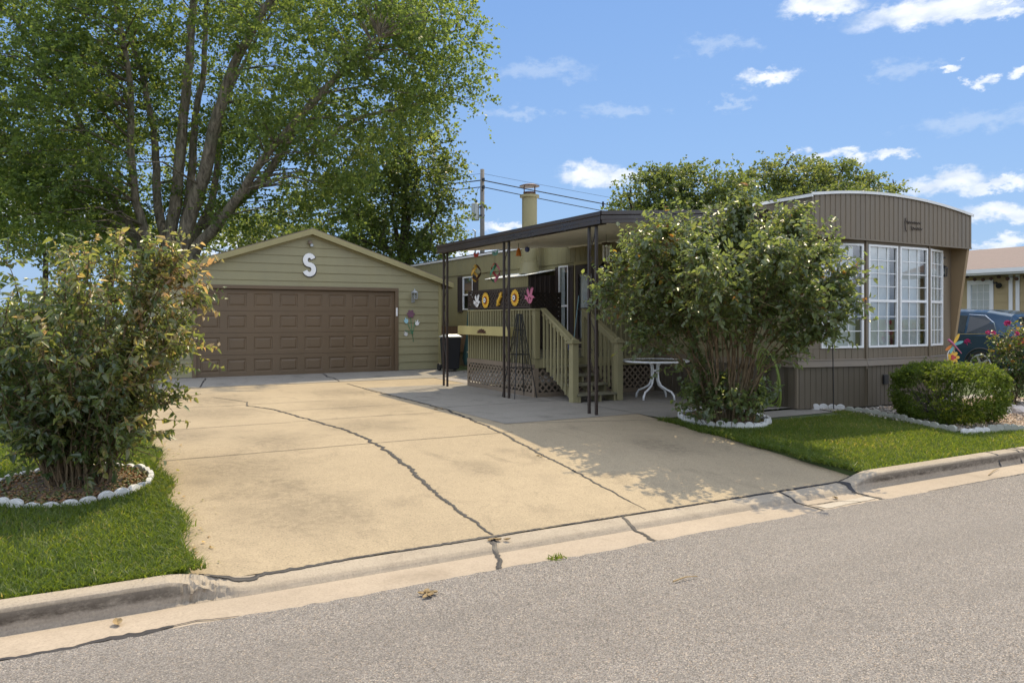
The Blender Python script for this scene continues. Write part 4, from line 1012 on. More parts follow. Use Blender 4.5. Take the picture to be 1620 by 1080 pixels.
# planter box on the rail
t = thing('planter_box', 'long yellow olive planter box hung along the deck railing', 'planter', (DKX - .15, 13.9, 1.1))
p = MB(); PX0 = DKX - .245; PX1 = DKX - .06; a0, a1 = 12.62, 14.98; z0, z1 = 1.12, 1.30
p.box(PX0, PX0 + .02, a0, a1, z0, z1); p.box(PX1 - .02, PX1, a0, a1, z0, z1); p.box(PX0 + .02, PX1 - .02, a0, a0 + .02, z0, z1); p.box(PX0 + .02, PX1 - .02, a1 - .02, a1, z0, z1); p.box(PX0 + .02, PX1 - .02, a0 + .02, a1 - .02, z0, z0 + .02)
p.build('box', MAT['planter'], t, bevel=.003)
p = MB(); p.box(PX0 + .021, PX1 - .021, a0 + .021, a1 - .021, z1 - .06, z1 - .05); p.build('soil', MAT['mulch'], t)
p = MB(); cyp = 13.82
pp = []
for k in range(13): a = math.pi * k / 12; rr = .19 * (1 + .10 * math.cos(k * math.pi)); pp.append((PX0 - .002, cyp + rr * math.cos(a), 1.165 + .42 * rr * math.sin(a)))
p.prism(pp, (-.012, 0, 0)); 
for k in range(-2, 3): p.lathe((PX0 - .018, cyp + k * .06, 1.175 + .03 * (2 - abs(k))), [(.008, -.012), (.02, 0), (.008, .012)], 8)
p.build('ornament', MAT['bronze'], t)
# ================================================================== SMALL OBJECTS AROUND THE DECK
# obelisk trellis
ox, oy = 6.93, 12.22
t = thing('obelisk_trellis', 'black metal obelisk trellis standing in front of the deck lattice', 'trellis', (ox, oy, 0))
leg_top = 1.55; hb, ht = .235, .035
for sx in (-1, 1):
    for sy in (-1, 1):
        p = MB(); p.tube([(ox + sx * hb, oy + sy * hb, 0), (ox + sx * ht, oy + sy * ht, leg_top)], .010, 6); p.build('leg', MAT['black_metal'], t)
p = MB()
for z in (.55, .80, 1.25, leg_top - .02):
    s = hb + (ht - hb) * z / leg_top
    c_ = [(ox - s, oy - s, z), (ox + s, oy - s, z), (ox + s, oy + s, z), (ox - s, oy + s, z)]
    for k in range(4): p.tube([c_[k], c_[(k + 1) % 4]], .007, 5)
for k in (-.5, .5, 0):
    for (ux, uy) in ((1, 0), (-1, 0), (0, 1), (0, -1)):
        s0 = hb + (ht - hb) * .55 / leg_top
        p.tube([(ox + ux * s0 + uy * k * s0, oy + uy * s0 + ux * k * s0, .55), (ox + ux * ht, oy + uy * ht, leg_top)], .005, 5)
p.build('frame', MAT['black_metal'], t)
# patio table
tx, ty = 9.0, 10.85
t = thing('patio_table', 'round glass patio table with white metal rim and four curved legs', 'table', (tx, ty, 0))
p = MB(); n_ = 40; ringv = []; R0 = .60
p.tube([(tx + R0 * math.cos(2 * math.pi * k / n_), ty + R0 * math.sin(2 * math.pi * k / n_), .69) for k in range(n_ + 1)], .019, 8, False); p.build('rim', MAT['white'], t, smooth=True)
p = MB(); p.lathe((tx, ty, .692), [(R0 - .01, 0), (R0 - .01, .008)], 40); p.build('table_top', MAT['lamp_glass'], t)
for k in range(4):
    a = R(20) + k * math.pi / 2; c_, s_ = math.cos(a), math.sin(a)
    prof = [(.30, .675), (.12, .66), (.075, .60), (.065, .45), (.075, .34), (.13, .24), (.24, .18), (.34, .14), (.39, .07), (.40, .0)]
    p = MB(); p.tube([(tx + r_ * c_, ty + r_ * s_, z) for r_, z in prof], .019, 8); p.build('leg', MAT['white'], t, smooth=True)
p = MB(); p.lathe((tx, ty, .50), [(.075, 0), (.075, .03)], 16); p.build('hub', MAT['white'], t)
# wheeled bin
bx, by = 8.33, 18.40
t = thing('wheeled_bin', 'black wheeled rubbish bin with grey lid beside the garage corner', 'bin', (bx, by, .07))
p = MB(); w0, w1 = .18, .22
p.add([(bx - w0, by - w0, .12), (bx + w0, by - w0, .12), (bx + w0, by + w0, .12), (bx - w0, by + w0, .12), (bx - w1, by - w1, .95), (bx + w1, by - w1, .95), (bx + w1, by + w1, .95), (bx - w1, by + w1, .95)], [(0,3,2,1),(4,5,6,7),(0,1,5,4),(1,2,6,5),(2,3,7,6),(3,0,4,7)])
p.build('body', MAT['black_plastic'], t, bevel=.03)
p = MB(); p.box(bx - .24, bx + .24, by - .25, by + .23, .955, .99); p.add([(bx - .22, by - .23, .991), (bx + .22, by - .23, .991), (bx + .22, by + .21, .991), (bx - .22, by + .21, .991), (bx - .14, by - .15, 1.04), (bx + .14, by - .15, 1.04), (bx + .14, by + .13, 1.04), (bx - .14, by + .13, 1.04)], [(4,5,6,7),(0,1,5,4),(1,2,6,5),(2,3,7,6),(3,0,4,7)])
p.build('lid', MAT['galv'], t, bevel=.012)
for s in (-1, 1):
    p = MB(); p.tube([(bx + s * .20, by + .22, .17), (bx + s * .25, by + .22, .17)], .10, 14); p.build('wheel', MAT['rubber'], t)
# closed green parasol
ux, uy = 8.86, 18.2
t = thing('folded_parasol', 'closed dark green parasol standing between the bin and the deck', 'parasol', (ux, uy, 0))
p = MB(); vs = []; fs = []; prof = [(.05, 1.84), (.09, 1.75), (.12, 1.3), (.13, 1.0), (.17, .7), (.20, .4), (.16, .22)]; n_ = 20
for (r_, z) in prof:
    for k in range(n_): a = 2 * math.pi * k / n_; rr = r_ * (1 + .28 * math.cos(a * 5 + z)); vs.append((ux + rr * math.cos(a), uy + rr * math.sin(a), z))
for i in range(len(prof) - 1):
    for k in range(n_): fs.append((i * n_ + k, i * n_ + (k + 1) % n_, (i + 1) * n_ + (k + 1) % n_, (i + 1) * n_ + k))
fs.append(tuple(range(n_))); p.add(vs, fs); p.build('canopy', MAT['dark_green_cloth'], t, smooth=True)
p = MB(); p.tube([(ux, uy, 0), (ux, uy, 1.92)], .022, 8); p.build('pole', MAT['lattice_brown'], t)
# hose
hx_, hy_ = HX - .10, 9.02
t = thing('garden_hose', 'coil of lime green garden hose hung on the brown skirting behind the large bush', 'hose', (hx_, hy_, 0))
p = MB()
for k in range(6):
    r1 = .20 + .022 * k; c0 = .50 - .008 * k; pp = []
    for q in range(31):
        a = 2 * math.pi * q / 30; pp.append((hx_ - .02 - .012 * (k % 3) + .004 * math.sin(3 * a + k), hy_ + r1 * .82 * math.sin(a + .2 * k), c0 + (r1 * 1.75 - .03) * math.cos(a + .1 * k) - .02))
    p.tube(pp, .0125, 6, False)
p.tube([(hx_ - .03, hy_ - .1, .05), (hx_ - .12, hy_ - .16, .02), (hx_ - .25, hy_ + .05, .017), (hx_ - .2, hy_ + .3, .017)], .0125, 6)
p.build('coil', MAT['hose'], t, smooth=True)
p = MB(); p.box(hx_ - .06, hx_ + .09, hy_ - .05, hy_ + .05, .80, .85); p.build('hanger', MAT['black_metal'], t)
# hanging ornaments under the carport roof
def zc(x): return roof_c(x) - .10
def hang_pos(px, X): y = on_x(px, X); return X, y
def spinner(name, label, px, X, py0, py1, cols, top):
    x, y = hang_pos(px, X); z0, z1 = zpx(py1, x, y), zpx(py0, x, y); zt = zc(x)
    t = thing(name, label, 'wind spinner', (x, y, z0))
    p = MB(); p.tube([(x, y, zt), (x, y, z0)], .003, 5); p.build('cord', MAT['black_metal'], t)
    h = z1 - z0; cz = (z0 + z1) / 2
    for k, m in enumerate(cols):
        p = MB(); vs = []; n_ = 26; ph = k * 2 * math.pi / len(cols)
        for q in range(n_ + 1):
            u = q / n_; rr = .105 * math.sin(math.pi * u) ** .6 + .004; a = ph + u * 2.6; z = z0 + h * u
            for s in (-1, 1): vs.append((x + rr * math.cos(a) + s * .018 * math.sin(a), y + rr * math.sin(a) - s * .018 * math.cos(a), z + s * .016))
        p.add(vs, [(2 * q, 2 * q + 2, 2 * q + 3, 2 * q + 1) for q in range(n_)])
        o = p.build('blade', MAT[m], t); s_ = o.modifiers.new('thick', 'SOLIDIFY'); s_.thickness = .003
    # topper
    p = MB(); tz = z1 + .22; v = Vector((0, 1, 0))
    for s in (-1, 1):
        p.prism([(x, y, tz - .02), (x, y + s * .10, tz + .06), (x, y + s * .13, tz + .01), (x, y + s * .08, tz - .05), (x, y + s * .02, tz - .05)], (.008, 0, 0))
    p.lathe((x, y, tz - .07), [(.004, 0), (.014, .03), (.012, .09), (.003, .11)], 8)
    p.build('topper', MAT[top], t); return t
spinner('wind_spinner', 'gold spiral wind spinner with red butterfly hanging from the carport', 753, 7.25, 419, 445, ['yellow', 'yellow', 'bronze'], 'red')
spinner('wind_spinner', 'red and green spiral wind spinner with teal topper hanging from the carport', 783, 7.25, 417, 446, ['red', 'green_e', 'pink'], 'teal')
x, y = hang_pos(820.5, 7.6); z0 = zpx(405, x, y)
t = thing('hanging_bell', 'small orange clay bell hanging below the carport ceiling', 'bell', (x, y, z0)); p = MB(); p.lathe((x, y, z0), [(.062, 0), (.055, .02), (.042, .11), (.025, .15), (.008, .165)], 14); p.build('bell', MAT['orange'], t, smooth=True); p = MB(); p.tube([(x, y, z0 + .16), (x, y, zc(x))], .004, 5); p.build('cord', MAT['black_metal'], t)
x, y = hang_pos(834, 8.3); z0 = zpx(399, x, y)
t = thing('hanging_globe', 'small blue glass globe hanging in front of the chimney', 'ornament', (x, y, z0)); p = MB(); p.lathe((x, y, z0), [(.004, 0), (.04, .015), (.058, .06), (.04, .105), (.01, .12)], 14); p.build('globe', MAT['blue_e'], t, smooth=True); p = MB(); p.tube([(x, y, z0 + .115), (x, y, zc(x))], .004, 5); p.build('cord', MAT['black_metal'], t)
x, y = hang_pos(959, 8.6); zt = zpx(388, x, y); zb = zpx(416, x, y)
t = thing('wind_chime', 'wind chime of long white tubes hanging beside the storm door', 'wind chime', (x, y, zb))
p = MB(); p.lathe((x, y, zt + .03), [(.085, 0), (.085, .018), (.02, .03)], 16); p.build('disc', MAT['dark_brown'], t)
for k in range(5):
    a = k * 2 * math.pi / 5 + .4; l = (.0, .03, .06, .015, .045)[k]
    p = MB(); p.tube([(x + .062 * math.cos(a), y + .062 * math.sin(a), zt), (x + .062 * math.cos(a), y + .062 * math.sin(a), zb + l)], .012, 8); p.build('tube', MAT['white'], t)
p = MB(); p.tube([(x, y, zt + .05), (x, y, zc(x))], .004, 5); p.tube([(x, y, zt), (x, y, zb + .1)], .003, 5); p.lathe((x, y, zb + .12), [(.03, 0), (.03, .012)], 10); p.build('cord', MAT['black_metal'], t)
x, y = hang_pos(992, 8.9); zt = zpx(384, x, y)
t = thing('hanging_mobile', 'dark metal mobile hanging from the carport above the large bush', 'mobile', (x, y, zt - .6)); p = MB(); p.tube([(x, y, zc(x)), (x, y, zt - .3)], .004, 5); p.tube([(x - .12, y - .06, zt), (x + .12, y + .06, zt + .02)], .006, 5)
for s in (-1, 0, 1): p.tube([(x + s * .11, y + s * .055, zt), (x + s * .11, y + s * .055, zt - .3)], .003, 5); p.lathe((x + s * .11, y + s * .055, zt - .36), [(.004, 0), (.03, .03), (.03, .05), (.004, .07)], 8)
p.build('frame', MAT['dark_brown'], t)
# lattice ornaments
def orn_c(px, py): y = on_x(px, DKX - .04); return y, zpx(py, DKX - .04, y)
def sunflower(px, py, label):
    y, z = orn_c(px, py); x = DKX - .035
    t = thing('sunflower_ornament', label, 'ornament', (x, y, z - .17), 'metal sunflowers on the dark lattice')
    def disc(r, n, xx, mat, nm, th=.008, sp=.8):
        q = []
        for k in range(n * 4):
            a = 2 * math.pi * k / (n * 4); rr = r * (.80 + .20 * abs(math.cos(a * n / 2)) ** sp) if n > 3 else r
            q.append((xx, y + rr * math.cos(a), z + rr * math.sin(a)))
        m = MB(); m.prism(q, (-th, 0, 0)); m.build(nm, MAT[mat], t)
    disc(.165, 18, x, 'yellow', 'petals'); disc(.092, 14, x - .012, 'orange', 'ring', .006); disc(.068, 3.0, x - .022, 'bronze', 'seed_ring', .005) if False else None
    for (r, xx, mat, nm) in ((.070, x - .02, 'bronze', 'seed_ring'), (.050, x - .027, 'white', 'dial'), (.016, x - .034, 'bronze', 'hub')):
        q = [(xx, y + r * math.cos(2 * math.pi * k / 20), z + r * math.sin(2 * math.pi * k / 20)) for k in range(20)]; m = MB(); m.prism(q, (-.006, 0, 0)); m.build(nm, MAT[mat], t)
sunflower(768, 475, 'yellow metal sunflower beside the white bird on the lattice')
sunflower(814.5, 471, 'yellow metal sunflower beside the pink bird on the lattice')
BIRD = [(-.22, .05), (-.17, .01), (-.21, -.03), (-.14, -.045), (-.09, -.085), (-.03, -.125), (.04, -.13), (.09, -.095), (.115, -.04), (.14, -.015), (.20, -.02), (.15, .02), (.11, .04), (.075, .03), (.11, .10), (.15, .19), (.115, .17), (.10, .21), (.07, .16), (.05, .185), (.025, .10), (.01, .05), (-.03, .12), (-.085, .20), (-.085, .15), (-.125, .16), (-.105, .09), (-.06, .02), (-.10, .0), (-.15, .04)]
def bird(px, py, mat, s, label):
    y, z = orn_c(px, py); x = DKX - .035
    t = thing('bird_ornament', label, 'ornament', (x, y, z - .15))
    m = MB(); m.prism([(x, y - a * s, z + b * s) for a, b in BIRD], (-.01, 0, 0)); m.build('body', MAT[mat], t)
    m = MB(); m.tube([(x - .014, y - .01 * s - .05 * s * math.cos(q / 8 * 4.2), z - .05 * s + .05 * s * math.sin(q / 8 * 4.2)) for q in range(9)], .006, 5); m.build('scroll', MAT['bronze'], t)
bird(754.5, 478, 'white', .80, 'white metal bird ornament at the far end of the dark lattice')
bird(838, 470, 'pink', .90, 'pink metal bird ornament at the near end of the dark lattice')
y, z = orn_c(790, 474); x = DKX - .035
t = thing('lizard_ornament', 'gold metal gecko ornament climbing the lattice between the two sunflowers', 'ornament', (x, y, z - .15))
m = MB(); m.tube([(x, y + .13, z - .12), (x, y + .07, z - .10), (x, y + .05, z - .03), (x, y, z + .02), (x, y - .05, z + .08), (x, y - .07, z + .15)], [.012, .032, .04, .035, .03, .014], 8); m.build('body', MAT['yellow'], t, smooth=True)
m = MB()
for (a, b, c, d_) in ((.05, -.05, .10, .0), (.05, -.05, -.01, -.10), (-.04, .07, .02, .13), (-.04, .07, -.11, .05)): m.tube([(x, y + a, z + b), (x, y + (a + c) / 2 + .02, z + (b + d_) / 2), (x, y + c, z + d_)], .009, 5)
m.build('legs', MAT['yellow'], t)
m = MB(); y2, z2 = orn_c(797, 463); petal = [(x, y2 + r_ * math.cos(a), z2 + r_ * math.sin(a)) for k in range(24) for a, r_ in ((2 * math.pi * k / 24, .06 * (.6 + .4 * (k % 2))),)]; m.prism(petal, (-.008, 0, 0)); m.build('sun', MAT['yellow'], t)
# broom on the deck
t = thing('broom', 'broom with pale blue handle leaning by the narrow window on the deck', 'broom', (9.75, 15.15, DKZ))
m = MB(); m.tube([(9.72, 14.62, DKZ + .12), (9.98, 14.78, DKZ + 1.25)], .012, 6); m.build('handle', MAT['lightblue'], t)
m = MB(); m.box(9.60, 9.84, 14.58, 14.66, DKZ, DKZ + .13); m.build('bristles', MAT['blue_e'], t)
# shepherd hook with feeder
x, y, z = ground_at(1319, 651, z_lawn)
t = thing('shepherd_hook', 'thin black shepherd hook pole standing in the lawn before the bay window', 'garden pole', (x, y, z))
m = MB(); q = []
for k in range(12): u = k / 11; q.append((x - .055 * u, y, z + 2.45 * u))
for k in range(1, 9): a = math.pi * k / 8; q.append((x - .055 + .07 - .07 * math.cos(a), y, z + 2.45 + .07 * math.sin(a)))
m.tube(q, .008, 6); m.build('pole', MAT['black_metal'], t)
fx_, fz_0 = x - .055 + .14, z + 2.42
t = thing('bird_feeder', 'black cage bird feeder hanging from the shepherd hook', 'bird feeder', (fx_, y, fz_0 - .42))
m = MB(); m.tube([(fx_, y, fz_0 + .02), (fx_, y, fz_0 - .12)], .004, 5); m.lathe((fx_, y, fz_0 - .15), [(.075, 0), (.05, .03), (.008, .05)], 12); m.lathe((fx_, y, fz_0 - .42), [(.07, 0), (.075, .012), (.07, .024)], 12)
for k in range(8): a = k * math.pi / 4; m.bar((fx_ + .055 * math.cos(a), y + .055 * math.sin(a), fz_0 - .40), (fx_ + .055 * math.cos(a), y + .055 * math.sin(a), fz_0 - .15), .006, .006)
m.build('cage', MAT['black_metal'], t); m = MB(); m.lathe((fx_, y, fz_0 - .395), [(.035, 0), (.035, .17)], 10); m.build('seed_tube', MAT['tread'], t)
# garden stake: dragonfly and flower
gx_, gy_ = 12.98, 7.75
zd0 = zpx(545, gx_, gy_)
t = thing('garden_stake', 'metal garden stake with yellow flower and coloured dragonfly by the bay window', 'garden stake', (gx_, gy_, -.1))
m = MB(); m.tube([(gx_, gy_ + .02, -.1), (gx_, gy_ + .02, zd0 - .32)] + [(gx_ + .12 * math.sin(a), gy_ + .02, zd0 - .20 - .12 * math.cos(a)) for a in np.linspace(0, 5.6, 14)], .006, 6); m.build('rod', MAT['white'], t)
def faceuv(cx, cy, cz, u, v): return (cx + u * CS, cy - u * SN, cz + v)
def flower_disc(cx, cy, cz, r, n, mat, off, nm, th=.008):
    q = []
    for k in range(n * 6):
        a = 2 * math.pi * k / (n * 6); rr = r * (.5 + .5 * abs(math.cos(a * n / 2)) ** .7); p = faceuv(cx, cy, cz, rr * math.cos(a), rr * math.sin(a)); q.append((p[0] - off * SN, p[1] - off * CS, p[2]))
    m = MB(); m.prism(q, (-th * SN, -th * CS, 0)); m.build(nm, MAT[mat], t)
flower_disc(gx_, gy_, zd0 - .22, .115, 7, 'yellow', .0, 'flower'); flower_disc(gx_, gy_, zd0 - .22, .05, 3, 'red', .012, 'flower_centre')
m = MB()
for (a0, l, mt) in ((40, .17, 0), (75, .15, 0), (205, .17, 0), (235, .15, 0)):
    pass
for (u, v, l, ang, mt, nm) in ((0, .02, .19, 62, 'yellow', 'wing'), (.0, .0, .17, 20, 'teal', 'wing'), (-.01, 0, .17, 215, 'orange', 'wing'), (-.01, .0, .16, 250, 'teal', 'wing')):
    m = MB(); a = R(ang); q = []
    for k in range(14):
        b = 2 * math.pi * k / 14; lu = l / 2 + l / 2 * math.cos(b); lv = .026 * math.sin(b)
        p = faceuv(gx_, gy_ - .02, zd0, u + lu * math.cos(a) - lv * math.sin(a), v + lu * math.sin(a) + lv * math.cos(a)); q.append(p)
    m.prism(q, (-.006 * SN, -.006 * CS, 0)); m.build(nm, MAT[mt], t)
m = MB(); m.tube([faceuv(gx_ - .012, gy_ - .03, zd0, -.10, .09), faceuv(gx_ - .012, gy_ - .03, zd0, -.03, .03), faceuv(gx_ - .012, gy_ - .03, zd0, .05, -.06), faceuv(gx_ - .012, gy_ - .03, zd0, .13, -.15)], [.02, .02, .012, .006], 8); m.build('body', MAT['pink'], t)

# ================================================================== NEIGHBOUR'S HOUSE, CAR
NX = 22.6
nb = thing('neighbour_house', 'tan board-sided house with mauve shingle roof beyond the blue car', 'house', (NX + 3, 14, 0))
m = MB(); z = 0
while z < 2.7:
    m.add([(NX - .02, 2, z), (NX - .02, 26, z), (NX - .004, 26, z + .24), (NX - .004, 2, z + .24), (NX, 2, z), (NX, 26, z)], [(0, 1, 2, 3), (4, 5, 1, 0)]); z += .24
m.box(NX + .001, NX + 6, 2, 26, 0, 2.75); m.build('wall', MAT['nb_siding'], nb)
m = MB(); ev = 2.86
for sg, xa, xb in ((1, NX - .5, NX + 3), (-1, NX + 6.5, NX + 3)):
    m.add([(xa, 1.7, ev), (xa, 26.3, ev), (xb, 26.3, 3.72), (xb, 1.7, 3.72), (xa, 1.7, ev - .04), (xa, 26.3, ev - .04), (xb, 26.3, 3.68), (xb, 1.7, 3.68)], [(0,1,2,3),(7,6,5,4),(0,4,5,1),(1,5,6,2),(2,6,7,3),(3,7,4,0)])
m.build('roof', MAT['mauve_shingle'], nb)
m = MB(); m.box(NX - .54, NX - .505, 1.7, 26.3, 2.69, 2.855); m.box(NX - .60, NX - .541, 1.7, 26.3, 2.74, 2.85); m.box(NX - .50, NX - .02, 1.7, 26.3, 2.69, 2.71); m.build('gutter_board', MAT['white'], nb)
wy0, wy1 = on_x(1571, NX), on_x(1533, NX); wz1, wz0 = zpx(445, NX, (wy0 + wy1) / 2), .75
hwin(nb, (NX - .024, wy1), (NX - .024, wy0), .06, .94, wz0, wz1 - .06, 3, 3, 4, 4, fmat='white', blind=0, outn=OUTL)
cur = MB(); cur.add([(NX - .0222, wy0, wz0), (NX - .0222, wy1, wz0), (NX - .0222, wy1, wz1), (NX - .0222, wy0, wz1)], [(0, 1, 2, 3)]); cur.build('curtain', MAT['curtain'], nb)
m = MB(); m.box(NX - .05, NX - .021, wy0 - .03, wy0 + .05, wz0, wz1); m.box(NX - .05, NX - .021, wy1 - .05, wy1 + .03, wz0, wz1); m.box(NX - .052, NX - .021, wy0 - .03, wy1 + .03, wz1 - .06, wz1 + .03); m.build('window_trim', MAT['white'], nb)
m = MB()
for px in (1600, 1611): yy = on_x(px, NX); m.box(NX - .045, NX - .02, yy - .05, yy + .05, 0, 2.68)
m.build('trim_strip', MAT['white'], nb)
yy = on_x(1583, NX); zz = zpx(450, NX, yy)
t = thing('floodlight', 'black floodlight on the tan house wall right of its window', 'floodlight', (NX - .1, yy, zz))
m = MB(); m.tube([(NX - .02, yy + .16, zz + .05), (NX - .12, yy + .05, zz + .05), (NX - .16, yy, zz)], .03, 8); m.build('arm', MAT['black_metal'], t)
m = MB(); m.tube([(NX - .12, yy + .03, zz), (NX - .18, yy - .05, zz - .04)], [.04, .085], 12); m.build('head', MAT['black_metal'], t)
t = thing('string_lights', 'string of round brown lanterns along the eave of the tan house', 'string lights', (NX - .3, 12, 2.5))
m = MB(); pts_ = []
dots = [(1530, 438), (1542, 442), (1555, 442.5), (1568, 441), (1580, 438), (1594, 441), (1608, 441), (1622, 438), (1636, 441)]
for px, py in dots:
    yy = on_x(px, NX - .3); zz = zpx(py, NX - .3, yy); pts_.append((NX - .3, yy, zz + .05))
    b = MB(); b.lathe((NX - .3, yy, zz - .05), [(.01, 0), (.045, .02), (.058, .05), (.045, .08), (.01, .10)], 10); b.build('lantern', MAT['bronze'], t)
m.tube(pts_, .008, 5); m.build('cord', MAT['black_metal'], t)
# car, side on, parked along y with its tail to the street
car = thing('parked_car', 'dark blue estate car parked beside the tan house behind the rose bush', 'car', (19.9, 12, 0))
kx0 = 18.95; kw = 1.85; kc = kx0 + kw / 2
ST = [  # y, sill half-width, z low, belt half-width, belt z, roof half-width, roof z
    (9.62, .78, .42, .80, .92, .0, 0), (9.75, .86, .32, .88, 1.02, .62, 1.25), (10.05, .90, .26, .915, 1.06, .68, 1.56), (10.6, .915, .24, .925, 1.04, .71, 1.66), (11.6, .92, .22, .925, 1.02, .72, 1.70),
    (12.6, .92, .22, .925, 1.0, .71, 1.68), (13.2, .92, .22, .92, .99, .64, 1.50), (13.6, .915, .24, .91, .97, .0, 0), (14.2, .88, .28, .86, .88, .0, 0), (14.45, .78, .36, .74, .72, .0, 0)]
m = MB(); rings = []
for (y, sw_, zl, bw_, bz, rw_, rz) in ST:
    rz = rz or bz + .03; rw_ = rw_ or bw_ * .86
    rings.append([(kc - sw_ * .94, y, zl), (kc - sw_, y, zl + .12), (kc - bw_ - .012, y, (zl + bz) / 2 + .1), (kc - bw_, y, bz), (kc - rw_, y, rz - .05 if rz > bz + .1 else rz - .01), (kc - rw_ * .8, y, rz), (kc, y, rz + .015),
                  (kc + rw_ * .8, y, rz), (kc + rw_, y, rz - .05 if rz > bz + .1 else rz - .01), (kc + bw_, y, bz), (kc + bw_ + .012, y, (zl + bz) / 2 + .1), (kc + sw_, y, zl + .12), (kc + sw_ * .94, y, zl)])
n_ = len(rings[0]); vs = [q for r_ in rings for q in r_]; fs = []
for i in range(len(rings) - 1):
    for k in range(n_): fs.append((i * n_ + k, i * n_ + (k + 1) % n_, (i + 1) * n_ + (k + 1) % n_, (i + 1) * n_ + k))
fs.append(tuple(range(n_))); fs.append(tuple((len(rings) - 1) * n_ + k for k in range(n_)))
m.add(vs, fs); m.build('body', MAT['car_blue'], car, smooth=False, bevel=.02)
def carside(y, z):
    a = [s for s in ST if s[6]]
    for s0, s1 in zip(a[:-1], a[1:]):
        if s0[0] <= y <= s1[0]:
            u = (y - s0[0]) / (s1[0] - s0[0]); bz = s0[4] + (s1[4] - s0[4]) * u; rz = s0[6] - .05 + (s1[6] - s0[6]) * u; bw_ = s0[3] + (s1[3] - s0[3]) * u; rw_ = s0[5] + (s1[5] - s0[5]) * u
            v = (z - bz) / (rz - bz); return kc - (bw_ + (rw_ - bw_) * v) - .012
    return kc - .93
def sidewin(poly, name='window'):
    m = MB(); m.add([(carside(y, z), y, z) for y, z in poly] + [(carside(y, z) + .03, y, z) for y, z in poly], [tuple(range(len(poly)))] + [(i, len(poly) + i, len(poly) + (i + 1) % len(poly), (i + 1) % len(poly)) for i in range(len(poly))]); return m.build(name, MAT['dark_glass'], car)
sidewin([(10.28, 1.13), (10.98, 1.10), (10.98, 1.52), (10.62, 1.50), (10.42, 1.38)]); sidewin([(11.04, 1.10), (11.98, 1.08), (11.98, 1.56), (11.04, 1.53)]); sidewin([(12.05, 1.08), (13.0, 1.07), (12.75, 1.48), (12.05, 1.55)])
m = MB(); pts_ = [(carside(y, z) - .008, y, z) for y, z in ((13.0, 1.045), (12.0, 1.055), (11.0, 1.075), (10.25, 1.10), (10.38, 1.36), (10.60, 1.53), (11.0, 1.56))]; m.tube(pts_, .012, 5); m.build('window_trim', MAT['chrome'], car)
for yh in (11.2, 12.2): m = MB(); m.tube([(kx0 - .03, yh, .92), (kx0 - .05, yh + .09, .925), (kx0 - .03, yh + .2, .92)], .012, 6); m.build('door_handle', MAT['chrome'], car)
for yw in (10.62, 13.45):
    m = MB(); m.tube([(kx0 - .02, yw, .34), (kx0 + .20, yw, .34)], .335, 28); wl = m.build('wheel', MAT['rubber'], car)
    m = MB()
    m.tube([(kx0 - .03, yw, .34), (kx0 + .0, yw, .34)], .07, 14)
    for k in range(5): a = k * 2 * math.pi / 5; m.bar((kx0 - .026, yw + .05 * math.cos(a), .34 + .05 * math.sin(a)), (kx0 - .026, yw + .23 * math.cos(a), .34 + .23 * math.sin(a)), .05, .02, (1, 0, 0))
    m.tube([(kx0 - .024, yw + .235 * math.cos(2 * math.pi * k / 24), .34 + .235 * math.sin(2 * math.pi * k / 24)) for k in range(25)], .018, 6, False); m.build('rim', MAT['galv'], wl)
    m = MB(); m.tube([(kx0 + .0, yw + .39 * math.cos(a), .34 + .39 * math.sin(a)) for a in np.linspace(-.1, math.pi + .1, 16)], .03, 6); m.build('wheel_arch', MAT['black_plastic'], car)
m = MB(); m.box(kx0 + .03, kx0 + .10, 9.64, 9.92, .80, 1.02); m.build('tail_lamp', MAT['red'], car)
m = MB(); m.add([(kc - .62, 9.70, 1.10), (kc + .62, 9.70, 1.10), (kc + .58, 9.93, 1.50), (kc - .58, 9.93, 1.50)], [(0, 1, 2, 3)]); m.build('rear_window', MAT['dark_glass'], car)

# ================================================================== UTILITY POLES AND WIRES
def upole(loc, h, label, transformer=True):
    x, y = loc[0], loc[1]
    t = thing('utility_pole', label, 'utility pole', (x, y, 0))
    m = MB(); m.tube([(x, y, 0), (x, y, h)], [.17, .12], 12); m.build('pole', MAT['pole_wood'], t, smooth=True)
    if transformer:
        rx, ry = -CS, SN
        cx_, cy_ = x + rx * .42, y + ry * .42
        m = MB(); m.lathe((cx_, cy_, 7.35), [(.22, 0), (.24, .03), (.24, .95), (.25, .97), (.20, 1.03), (.05, 1.06)], 18); m.build('transformer', MAT['galv'], t, smooth=False)
        m = MB(); m.box(x - .16, x + .12, y - .1, y + .1, 7.6, 7.68); m.box(x - .16, x + .12, y - .1, y + .1, 8.1, 8.18); m.tube([(cx_, cy_, 8.38), (cx_, cy_, 8.62)], .05, 8); m.tube([(cx_ + .1, cy_, 8.4), (cx_ + .1, cy_, 8.58)], .04, 8); m.tube([(cx_, cy_, 8.6), (cx_ + .1, cy_ - .1, 9.2), (x, y, 9.5)], .012, 5); m.build('bracket', MAT['black_metal'], t)
        m = MB(); m.tube([(x - .38, y + .2, 3.0), (x - .38, y + .2, 6.7), (x - .5, y + .28, 6.78)], .05, 8); m.build('riser_pipe', MAT['galv'], t)
    m = MB(); m.box(x - .06, x + .06, y - .22, y - .10, h - 1.2, h - 1.0); m.box(x - .06, x + .06, y - .22, y - .10, h - .75, h - .55)
    for zz in (h - .65, h - 1.1, h - 1.3): m.lathe((x - .1, y - .2, zz), [(.03, -.05), (.05, 0), (.03, .05)], 8)
    m.build('insulator', MAT['black_metal'], t); return t
pa = at_d(763, 360, 45.7); pA = (pa.x, pa.y); PH = CAMH + (HOR - 268) / FPX * 45.7
upole(pA, PH, 'grey wooden utility pole with a transformer can rising behind the carport')
